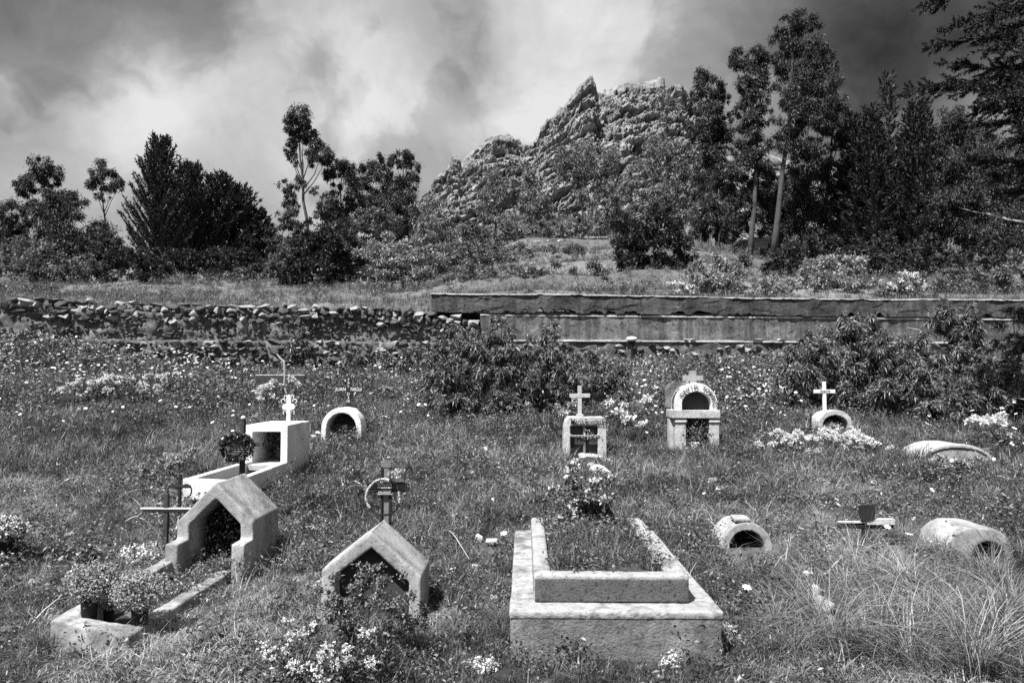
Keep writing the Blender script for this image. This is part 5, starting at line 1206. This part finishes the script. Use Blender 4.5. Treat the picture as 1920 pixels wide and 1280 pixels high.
plant('flowering_weeds', 'tangled weeds with tiny pale flowers before the centre left gabled grave', 'plant', 3.98, [(640,1120,44,38),(690,1105,46,40),(740,1115,40,40),(775,1140,26,34),(700,1085,34,26),(610,1140,26,34),(620,1180,44,44),(680,1180,50,44),(745,1180,36,44)], 680, 'shrub', 'leaf_garden', 'bark_dark', None, seed=910, dens=26, leafpx=9, flowers=(520, .0085, 'petal_dim', .5), r0=.006)
plant('flowering_weeds', 'lower bush thick with white starry flowers at the bottom edge', 'plant', 3.55, [(520,1215,42,36),(560,1180,34,26),(640,1230,46,40),(700,1220,44,40),(590,1260,50,34),(680,1270,48,34),(510,1260,40,30)], 600, 'shrub', 'leaf_garden', 'bark_dark', None, seed=911, dens=22, leafpx=12, flowers=(1000, .011, 'petal', .5), r0=.006)

# loose pale stones and dry sticks
LM = [('the left foreground gabled grave', 425, 960), ('the flower buckets on the curb', 215, 1120), ('the rail-armed cross', 312, 960), ('the flower vase at the left edge', 10, 980), ('the bright white box grave', 520, 830), ('the small white arch', 642, 800), ('the double-railed cross', 726, 915), ('the centre left gabled grave', 710, 1070),
      ('the large box tomb', 1130, 1080), ('the rose bush', 1090, 930), ('the squarish niche grave', 1096, 820), ('the two-storey niche grave', 1302, 800), ('the small barrel-shaped grave', 1394, 1005), ('the shield-plaque cross', 1630, 980), ('the loaf-shaped grave', 1812, 1010), ('the low shell-shaped vault', 1780, 845), ('the white flower bed', 1540, 840), ('the starry white bush', 620, 1220), ('the lower right tussocks', 1700, 1180)]
USED = set()
def by_landmark(what, px, py):
    for nm, x, y in sorted(LM, key=lambda q: (q[1] - px) ** 2 + (q[2] - py) ** 2):
        dx, dy = px - x, py - y
        w = ('right of' if dx > 0 else 'left of') if abs(dx) > abs(dy) * .8 else ('in front of' if dy > 0 else 'behind')
        s = '%s %s %s' % (what, w, nm)
        if s not in USED: USED.add(s); return s

sp = [(910,1262,44,.05),(1258,1252,24,.04),(1368,1192,20,.05),(1335,905,22,.05),(1350,920,16,.04),(1515,1088,24,.05),(1530,1118,26,.05),(1550,1148,44,.05),(1538,1135,26,.04),(920,1022,40,.04),(898,1018,14,.06),(925,1132,14,.05),(490,1075,18,.05),(1692,880,22,.05),(60,1100,12,.03),(130,1005,16,.03),(395,722,26,.14),(890,1068,14,.03),(1600,1240,14,.02),(600,1110,18,.07),(10,1068,18,.03),(1400,1010,10,.02)]
FB = {0: 'heap of fallen white petals at the bottom edge, between gable and box tomb', 1: 'small heap of fallen white petals at the bottom edge below the box tomb', 2: 'crumpled white bloom in grass right of the box tomb corner', 19: 'pale dried blooms at the left foot of the centre left gabled grave'}
for i, (px, py, w, h) in enumerate(sp):
    if i in FB:
        p = at_ground(px, py); s = w * p.y / FPX
        bouquet('fallen_blossom', FB[i], 'flowers', px, py, p.y, s * .42, .05, 50, petal='petal', pot=False, fs=.018, pn=120); continue
    p = at_ground(px, py); s = w * p.y / FPX
    o = link('pale_stone', ROCKS_W[i % 6]); o.location = p + Vector((0, 0, h * .7)); o.scale = (s * 1.05, s * 1.1, h * 2.2); EXCL.append((p.x - s * .5, p.x + s * .5, p.y - s * 1.0, p.y + s * .5)); o.rotation_euler = (R.uniform(-.1, .1), R.uniform(-.1, .1), R.uniform(-.6, .6))
    lb = {3: 'upper pale stone of the pair below the two-storey niche', 4: 'lower pale stone of the pair below the two-storey niche', 16: 'bright white stone far back at the left', 9: 'pale flat stone in grass between gable and box tomb', 13: 'bright stone in the grass right of the white flower bed'}.get(i)
    if lb: tag(o, lb, 'stone')
    else: tag(o, by_landmark('pale stone in the grass', px, py), 'stone', 'loose pale stones in the grass')
tw = [((320,962),(365,945)),((318,970),(360,966)),((405,985),(450,968)),((410,980),(445,955)),((205,945),(290,925)),((1320,985),(1345,1000)),((1440,1060),(1490,1080)),((620,940),(700,915)),((640,900),(650,960)),((655,910),(690,925)),((630,930),(640,985)),((110,1060),(160,1030)),((60,1180),(130,1130)),((1470,1090),(1480,1010)),((1550,1085),(1600,1050)),((235,985),(280,990)),((330,1000),(345,960)),((300,990),(290,950)),((560,1000),(620,1015)),((840,1000),(880,1060)),((1760,890),(1800,905))]
for i, (a, b) in enumerate(tw):
    P0 = at_ground(*a); P1 = at_ground(*b); P0.z += .03; P1.z += .04; mid = (P0 + P1) / 2 + Vector((R.uniform(-.03, .03), R.uniform(-.04, .04), .05))
    m = MB(); rr = .0045 + .0006 * P0.y; m.tube([P0, (P0 + mid) / 2 + Vector((0, 0, .01)), mid, P1], [rr * .8, rr * .7, rr * .6, rr * .3], 5)
    if i % 3 == 0: e = mid + Vector((R.uniform(-.05, .05), R.uniform(-.05, .05), .03)); m.tube([mid, e], [rr * .45, rr * .2], 4)
    o = m.build('dry_twig', M['twig'], None)
    tag(o, by_landmark('bleached dry twig', (a[0] + b[0]) / 2, (a[1] + b[1]) / 2), 'twig', 'dry twigs in the grass')

# ------------------------------------------------------------------ ground cover: instanced tufts
SRC = {}
def source(name, objs):
    c = bpy.data.collections.new(name)
    for i, o in enumerate(objs):
        o.name = '%s_%02d' % (name, i); c.objects.link(o)
    SRC[name] = (c, len(objs))
def tuft(nb, h, spread, width, lean, g, mat, seg=3):
    V, F = [], []
    for _ in range(nb):
        a = g.uniform(0, 6.283); rr = spread * math.sqrt(g.uniform(0, 1)); bx, by = rr * math.cos(a), rr * math.sin(a)
        hh = h * g.uniform(.45, 1.15); la = a + g.normal(0, .8); ln = lean * hh * g.uniform(.2, 1.3); w = width * g.uniform(.6, 1.2); wd = (-math.sin(la + g.normal(0, .6)), math.cos(la))
        b = len(V)
        for s in range(seg + 1):
            t = s / seg; x = bx + math.cos(la) * ln * t * t; y = by + math.sin(la) * ln * t * t; z = hh * (t - .38 * lean * t * t * t); ww = w * (1 - t) ** .7 * .5
            if s < seg: V += [(x - wd[0] * ww, y - wd[1] * ww, z), (x + wd[0] * ww, y + wd[1] * ww, z)]
            else: V.append((x, y, z))
        for s in range(seg - 1): F.append((b + 2 * s, b + 2 * s + 1, b + 2 * s + 3, b + 2 * s + 2))
        F.append((b + 2 * seg - 2, b + 2 * seg - 1, b + 2 * seg))
    return bpy.data.objects.new('t', mesh_np('tuft', V, F, M[mat]))
g = np.random.default_rng(99)
source('short_grass', [tuft(30, .085, .075, .0050, 1.0, g, 'grass', 2) for _ in range(5)])
source('mid_grass', [tuft(22, .20, .06, .0060, .8, g, 'grass') for _ in range(5)])
source('bunch_grass', [tuft(80, .50, .06, .0048, 1.25, g, 'grass_pale' if i == 2 else 'grass', 5) for i in range(4)])
source('dry_grass', [tuft(12, .24, .07, .0042, 1.2, g, 'grass_pale') for _ in range(4)])
source('matted_grass', [tuft(34, .045, .12, .0042, 3.2, g, 'grass_pale', 2) for _ in range(4)])
def sprig(n, h, r, leaf, g, mat, fl=None):
    k = g.integers(0, 6, n); ang = np.linspace(0, 6.283, 7)[:6] + g.normal(0, .3, 6); hs = g.uniform(.5, 1.1, 6)
    t = g.uniform(.15, 1, n); B = np.stack([np.cos(ang[k]) * r * t * t, np.sin(ang[k]) * r * t * t, h * t * hs[k]], 1) + g.normal(size=(n, 3)) * leaf * .35
    D = g.normal(size=(n, 3)) + np.array([0, 0, .4])
    me = quads(B, D, leaf * g.uniform(.6, 1.3, n), leaf * .42, g, 'sprig', M[mat])
    o = bpy.data.objects.new('s', me)
    return o
source('weed_sprig', [sprig(46, .16, .09, .030, g, 'weed') for _ in range(5)])
source('tall_weed', [sprig(70, .36, .14, .045, g, 'weed') for _ in range(5)])
def daisy(g, h, r, pet=8):
    V, F = [], []; n = Vector((g.normal(0, .3), g.normal(-.35, .3), 1)).normalized(); a = n.orthogonal().normalized(); b = n.cross(a); c = Vector((g.normal(0, .04), g.normal(0, .04), h))
    for i in range(pet):
        t = 6.283 * i / pet; d = a * math.cos(t) + b * math.sin(t); s = n.cross(d); m = c + d * r * .6; k = len(V)
        V += [tuple(c + d * r * .12), tuple(m + s * r * .26), tuple(c + d * r * g.uniform(.9, 1.1) - n * r * .1), tuple(m - s * r * .26)]; F.append((k, k + 1, k + 2, k + 3))
    me = bpy.data.meshes.new('daisy'); k = len(V); V += [tuple(c + (a * math.cos(6.283 * i / 6) + b * math.sin(6.283 * i / 6)) * r * .2 + n * r * .06) for i in range(6)]; F.append(tuple(range(k, k + 6)))
    k = len(V); V += [(0.002, 0, 0), (-.002, 0, 0), (c.x - .002, c.y, c.z - .002), (c.x + .002, c.y, c.z - .002)]; F.append((k, k + 1, k + 2, k + 3))
    me = mesh_np('daisy', V, F, M['petal']); me.materials.append(M['core']); me.materials.append(M['leaf_mid'])
    me.polygons[pet].material_index = 1; me.polygons[pet + 1].material_index = 2
    return me
source('daisy_head', [bpy.data.objects.new('d', daisy(g, g.uniform(.15, .4), .032)) for _ in range(6)])

def scatter(name, label, src, P, rot, scl, g, cat=None):
    c, nsrc = SRC[src]; n = len(P)
    me = bpy.data.meshes.new(name); me.vertices.add(n); me.vertices.foreach_set('co', np.asarray(P, np.float32).ravel())
    for an, ty, key, val in (('rot', 'FLOAT_VECTOR', 'vector', rot), ('scl', 'FLOAT', 'value', scl), ('idx', 'INT', 'value', g.integers(0, nsrc, n))):
        at_ = me.attributes.new(an, ty, 'POINT'); at_.data.foreach_set(key, np.asarray(val, np.int32 if ty == 'INT' else np.float32).ravel())
    o = link(name, me); ng = bpy.data.node_groups.new(name, 'GeometryNodeTree')
    ng.interface.new_socket('Geometry', in_out='INPUT', socket_type='NodeSocketGeometry'); ng.interface.new_socket('Geometry', in_out='OUTPUT', socket_type='NodeSocketGeometry')
    N, L = ng.nodes, ng.links; gi = N.new('NodeGroupInput'); go = N.new('NodeGroupOutput')
    ip = N.new('GeometryNodeInstanceOnPoints'); ci = N.new('GeometryNodeCollectionInfo'); ci.inputs['Collection'].default_value = c
    ci.inputs['Separate Children'].default_value = True; ci.inputs['Reset Children'].default_value = True
    def na(nm, ty):
        a = N.new('GeometryNodeInputNamedAttribute'); a.data_type = ty; a.inputs['Name'].default_value = nm; return a.outputs['Attribute']
    L.new(gi.outputs[0], ip.inputs['Points']); L.new(ci.outputs[0], ip.inputs['Instance']); ip.inputs['Pick Instance'].default_value = True
    L.new(na('idx', 'INT'), ip.inputs['Instance Index'])
    e = N.new('FunctionNodeEulerToRotation'); L.new(na('rot', 'FLOAT_VECTOR'), e.inputs[0]); L.new(e.outputs[0], ip.inputs['Rotation'])
    L.new(na('scl', 'FLOAT'), ip.inputs['Scale']); L.new(ip.outputs[0], go.inputs[0])
    o.modifiers.new('scatter', 'NODES').node_group = ng
    return tag(o, label, cat, kind='stuff')

EX = np.array(EXCL)
def pick(n, y0, y1, g, px0=-80, px1=2000, dens=None, margin=0):
    """ground points inside the view wedge, sparse where the photo shows graves; dens(x, y) -> keep probability"""
    y = g.uniform(y0 ** 2, y1 ** 2, n) ** .5; px = g.uniform(px0, px1, n); x = (px - 983) / FPX * y
    k = np.ones(n, bool)
    for a in EX: k &= ~((x > a[0] - margin) & (x < a[1] + margin) & (y > a[2] - margin) & (y < a[3] + margin))
    k &= y < wall_y(x) - .5
    if dens is not None: k &= g.random(n) < dens(x, y)
    x, y = x[k], y[k]; return np.stack([x, y, gz_np(x, y) - .01], 1)
def rots(n, g, tilt=.2): return np.stack([g.normal(0, tilt, n), g.normal(0, tilt, n), g.uniform(0, 6.283, n)], 1)
def nz(x, y, s, seed, lo=.35, hi=.65):
    return np.clip((fbm(np.stack([x * s, y * s, x * 0], 1), seed, 3) - lo) / (hi - lo), 0, 1)
def lawn(x, y): return (.24 + .76 * nz(x, y, 1.3, 100, .38, .58)) * (1 - .6 * ((x < -2.7) & (y > 5) & (y < 7.6)))
P = pick(15000, 3.2, 7.5, g, dens=lawn, margin=.03); scatter('short_grass', 'short turf between the nearer graves', 'short_grass', P, rots(len(P), g), g.uniform(.6, 1.25, len(P)), g)
P = pick(24000, 7.5, 20, g, dens=lawn); scatter('meadow_grass', 'short meadow grass up to the wall', 'short_grass', P, rots(len(P), g), g.uniform(1.2, 2.3, len(P)), g)
# longer grass: left meadow and right side, patchy elsewhere
def tall(x, y):
    return np.clip(.06 + nz(x, y, .55, 101, .42, .62) * .8 + .55 * ((x > .9 + (y - 4) * .12) & (y < 9)) * nz(x, y, 1.1, 104, .3, .5) + .35 * ((x < -3) & (y > 7)) - .35 * ((x > -.5) & (x < 0.6) & (y < 8)), .03, 1)
P = pick(9500, 3.2, 9, g, dens=tall, margin=.07); scatter('long_grass', 'longer grass in patches between the graves', 'mid_grass', P, rots(len(P), g), g.uniform(.4, 1.1, len(P)) * (.45 + .75 * nz(P[:, 0], P[:, 1], 1.6, 160, .35, .65)), g)
P = pick(14000, 9, 19, g, dens=tall); scatter('hill_grass', 'longer grass on the rising ground', 'mid_grass', P, rots(len(P), g), g.uniform(.9, 1.9, len(P)), g)
P = pick(6500, 3.3, 15, g, dens=lambda x, y: .04 + .75 * nz(x, y, .7, 110, .5, .62) + .15 * (x > 1.2)); scatter('dry_grass', 'bleached dry grass stalks', 'dry_grass', P, rots(len(P), g, .35), g.uniform(.6, 1.3, len(P)), g)
def wd(x, y): return np.clip(nz(x, y, .7, 120, .45, .6) * .7 + .55 * nz(y, x, 2.0, 123, .5, .62) + .5 * (y > 12.5), .06, 1)
P = pick(8000, 3.2, 8, g, dens=wd); scatter('low_weeds', 'low broad-leaved weeds in the turf', 'weed_sprig', P, rots(len(P), g), g.uniform(.45, 1.05, len(P)), g)
P = pick(15000, 8, 19.6, g, dens=lambda x, y: wd(x, y) * .8); scatter('meadow_weeds', 'broad-leaved weeds on the rising ground', 'weed_sprig', P, rots(len(P), g), g.uniform(.7, 1.6, len(P)), g)
def bank(x, y): return np.clip((y - 12.5) / 3, 0, 1) * (.35 + .65 * nz(x, y, .6, 130)) * np.where((x > 1.0) | (x < -5) | (y > 15), 1, .5) * (1 - .85 * (((x / y * FPX + 983) > 790) & ((x / y * FPX + 983) < 1130) & (y < 16.5))) * (1 - .7 * ((x / y * FPX + 983) > 1480))
P = pick(9000, 12, 19.7, g, dens=bank); scatter('tall_weeds', 'tall weeds crowding the foot of the wall', 'tall_weed', P, rots(len(P), g), g.uniform(.8, 1.6, len(P)) * np.where((P[:, 1] > 15.5) & (P[:, 0] < -1.5) & (P[:, 0] > -11), .5, 1), g)
P = pick(7000, 3.2, 11, g, dens=lambda x, y: np.clip(nz(x, y, .8, 180, .52, .62), 0.02, 1)); scatter('matted_straw', 'matted pale straw lying between the tufts', 'matted_grass', P + np.array([0, 0, .03]), rots(len(P), g, .1), g.uniform(.7, 1.5, len(P)), g)
# bunch grass with long arching blades, right foreground
C = [(1560,1190,1.0),(1640,1230,1.15),(1720,1200,1.1),(1800,1180,1.0),(1860,1230,1.2),(1600,1120,.8),(1700,1120,.9),(1780,1100,.9),(1850,1100,1.0),(1900,1160,1.1),(1500,1230,.8),(1450,1200,.6),(1740,1260,1.0),(1820,1275,1.2),
     (1920,1080,1.0),(1740,1060,.7),(1905,1010,.8),(1800,1085,.45),(1690,1010,.6),(1440,930,.8),(1490,920,.9),(1380,935,.7),(1410,900,.8),(1060,1215,.45),(1110,1205,.55),(960,1200,.5),(940,1170,.4),(1460,1080,.6),(1540,1050,.55),(1330,1080,.4),(620,1240,.4),(740,1250,.4),
     (1290,900,.6),(1350,860,.7),(1250,880,.5),(1600,960,.5),(1520,1000,.6),(560,1215,.5),(60,1230,.5),(330,1230,.35),(400,1180,.35),(20,900,.8),(90,860,.8),(170,850,.9),(230,830,.8),(380,830,.7),(420,760,.9),(1310,880,.9),(1370,900,1.0),(1430,890,1.0),(1470,925,1.0),(1520,930,.7),(1480,1060,.5),(1560,1000,.7),(1600,1060,.8),(1650,1080,.9),(1400,1100,.5),(1500,1180,.9),(1580,1240,1.0),(1690,1240,1.1),(1890,930,.8),(780,880,.6),(830,860,.6),(880,900,.5),(930,880,.5),(300,960,.35),(860,1200,.35),(900,1150,.3)]
P = []; sc = []
for (px, py, s) in C:
    for _ in range(3):
        p = at_ground(px + g.normal(0, 16), min(1278, py + g.normal(0, 10))); P.append(tuple(p)); sc.append(s * g.uniform(.6, 1.1))
scatter('bunch_grass', 'arching tussocks of long grass, thickest at the lower right', 'bunch_grass', np.array(P), rots(len(P), g, .12), np.array(sc), g)
# grave plots
def plot(name, label, src, n, x0, x1, y0, y1, zf, smin, smax):
    x = g.uniform(x0, x1, n); y = g.uniform(y0, y1, n); P = np.stack([x, y, zf(x, y)], 1)
    scatter(name, label, src, P, rots(n, g, .3), g.uniform(smin, smax, n), g)
plot('plot_weeds', 'weeds filling the open top of the large box tomb', 'weed_sprig', 330, .16, .79, 4.17, 5.68, lambda x, y: .39 + x * 0, .45, 1.0)
plot('plot_grass', 'grass filling the open top of the large box tomb', 'mid_grass', 130, .17, .78, 4.25, 5.68, lambda x, y: .42 + x * 0, .5, .9)
plot('curb_weeds', 'weeds inside the curb of the left gabled grave', 'weed_sprig', 150, -2.46, -2.14, 4.75, 5.75, lambda x, y: .08 + (y - 4.3) * .06 + x * 0, .35, .85)
plot('curb_litter', 'short growth inside the front of the left curb', 'short_grass', 40, -2.46, -2.16, 4.3, 5.0, lambda x, y: .07 + x * 0, .3, .6)
# daisies
def dz(x, y): 
    px = 983 + x * FPX / y
    return np.clip(.05 * nz(x, y, 1.2, 140, .5, .65) * (y > 9) + .95 * ((px > 1350) & (px < 1500) & (y > 12.5) & (y < 18)) + .8 * ((px > 1130) & (px < 1250) & (y > 11)) + .8 * ((px < 400) & (y > 15)) + .25 * ((px < 800) & (y > 12)) + .3 * ((px > 1700) & (y > 9) & (y < 14)), .0, 1)
P = pick(6500, 7, 19.6, g, dens=dz); scatter('daisies', 'white daisies dotted through the weeds', 'daisy_head', P + np.array([0, 0, .12]), rots(len(P), g, .15), g.uniform(.6, 1.25, len(P)), g)
P = pick(110, 3.4, 9, g); scatter('small_daisies', 'small scattered daisies in the turf', 'daisy_head', P - np.array([0, 0, .08]), rots(len(P), g, .15), g.uniform(.4, .8, len(P)), g)
# a few large single blooms
for i, (px, py, lb) in enumerate([(1394, 1128, 'large white daisy standing right of the box tomb'), (1696, 1008, 'large white daisy right of the heart-plaque cross'), (1658, 992, 'small white daisy at the arm of the heart-plaque cross'), (1744, 916, 'white daisy below the low shell-shaped vault'), (928, 1010, 'single pale bloom between the gabled grave and the box tomb')]):
    p = at_ground(px, py + 40); o = link('daisy', daisy(np.random.default_rng(i), .2, .032)); o.location = p; tag(o, lb, 'flower')
# field behind the wall
def field_pts(n, y0, y1, dens=None):
    y = g.uniform(y0, y1, n); px = g.uniform(-60, 1980, n); x = (px - 983) / FPX * y; k = y > np.clip(wall_y(x), 17, 23.5) + .5
    if dens is not None: k &= g.random(n) < dens(x, y)
    x, y = x[k], y[k]; return np.stack([x, y, fz_np(x, y) - .02], 1)
P = pick(5200, 3.4, 13, g, dens=lambda x, y: np.clip(nz(x, y, 1.5, 170, .52, .6) * (nz(x, y, 5.0, 171, .45, .6)), 0, 1), margin=.08); scatter('leafy_clumps', 'darker leafy clumps scattered through the grass', 'tall_weed', P, rots(len(P), g), g.uniform(.3, 1.0, len(P)), g)
P = field_pts(14000, 20, 48, lambda x, y: .25 + .75 * nz(x, y, .3, 150)); scatter('field_grass', 'pale grass of the field beyond the wall', 'mid_grass', P, rots(len(P), g), g.uniform(1.1, 2.1, len(P)), g)
P = field_pts(5000, 26, 64, lambda x, y: np.clip(nz(x, y, .22, 151, .42, .58) * .8 + .35 * (x > -3), 0, 1)); scatter('field_weeds', 'leafy crop and weeds of the field beyond the wall', 'tall_weed', P, rots(len(P), g), g.uniform(1.0, 1.9, len(P)), g)
P = field_pts(2600, 58, 95, lambda x, y: np.where(x > -4, .8, .15)); scatter('slope_scrub', 'scrub on the slope at the foot of the rocky hill', 'tall_weed', P, rots(len(P), g), g.uniform(2.5, 4.5, len(P)), g)
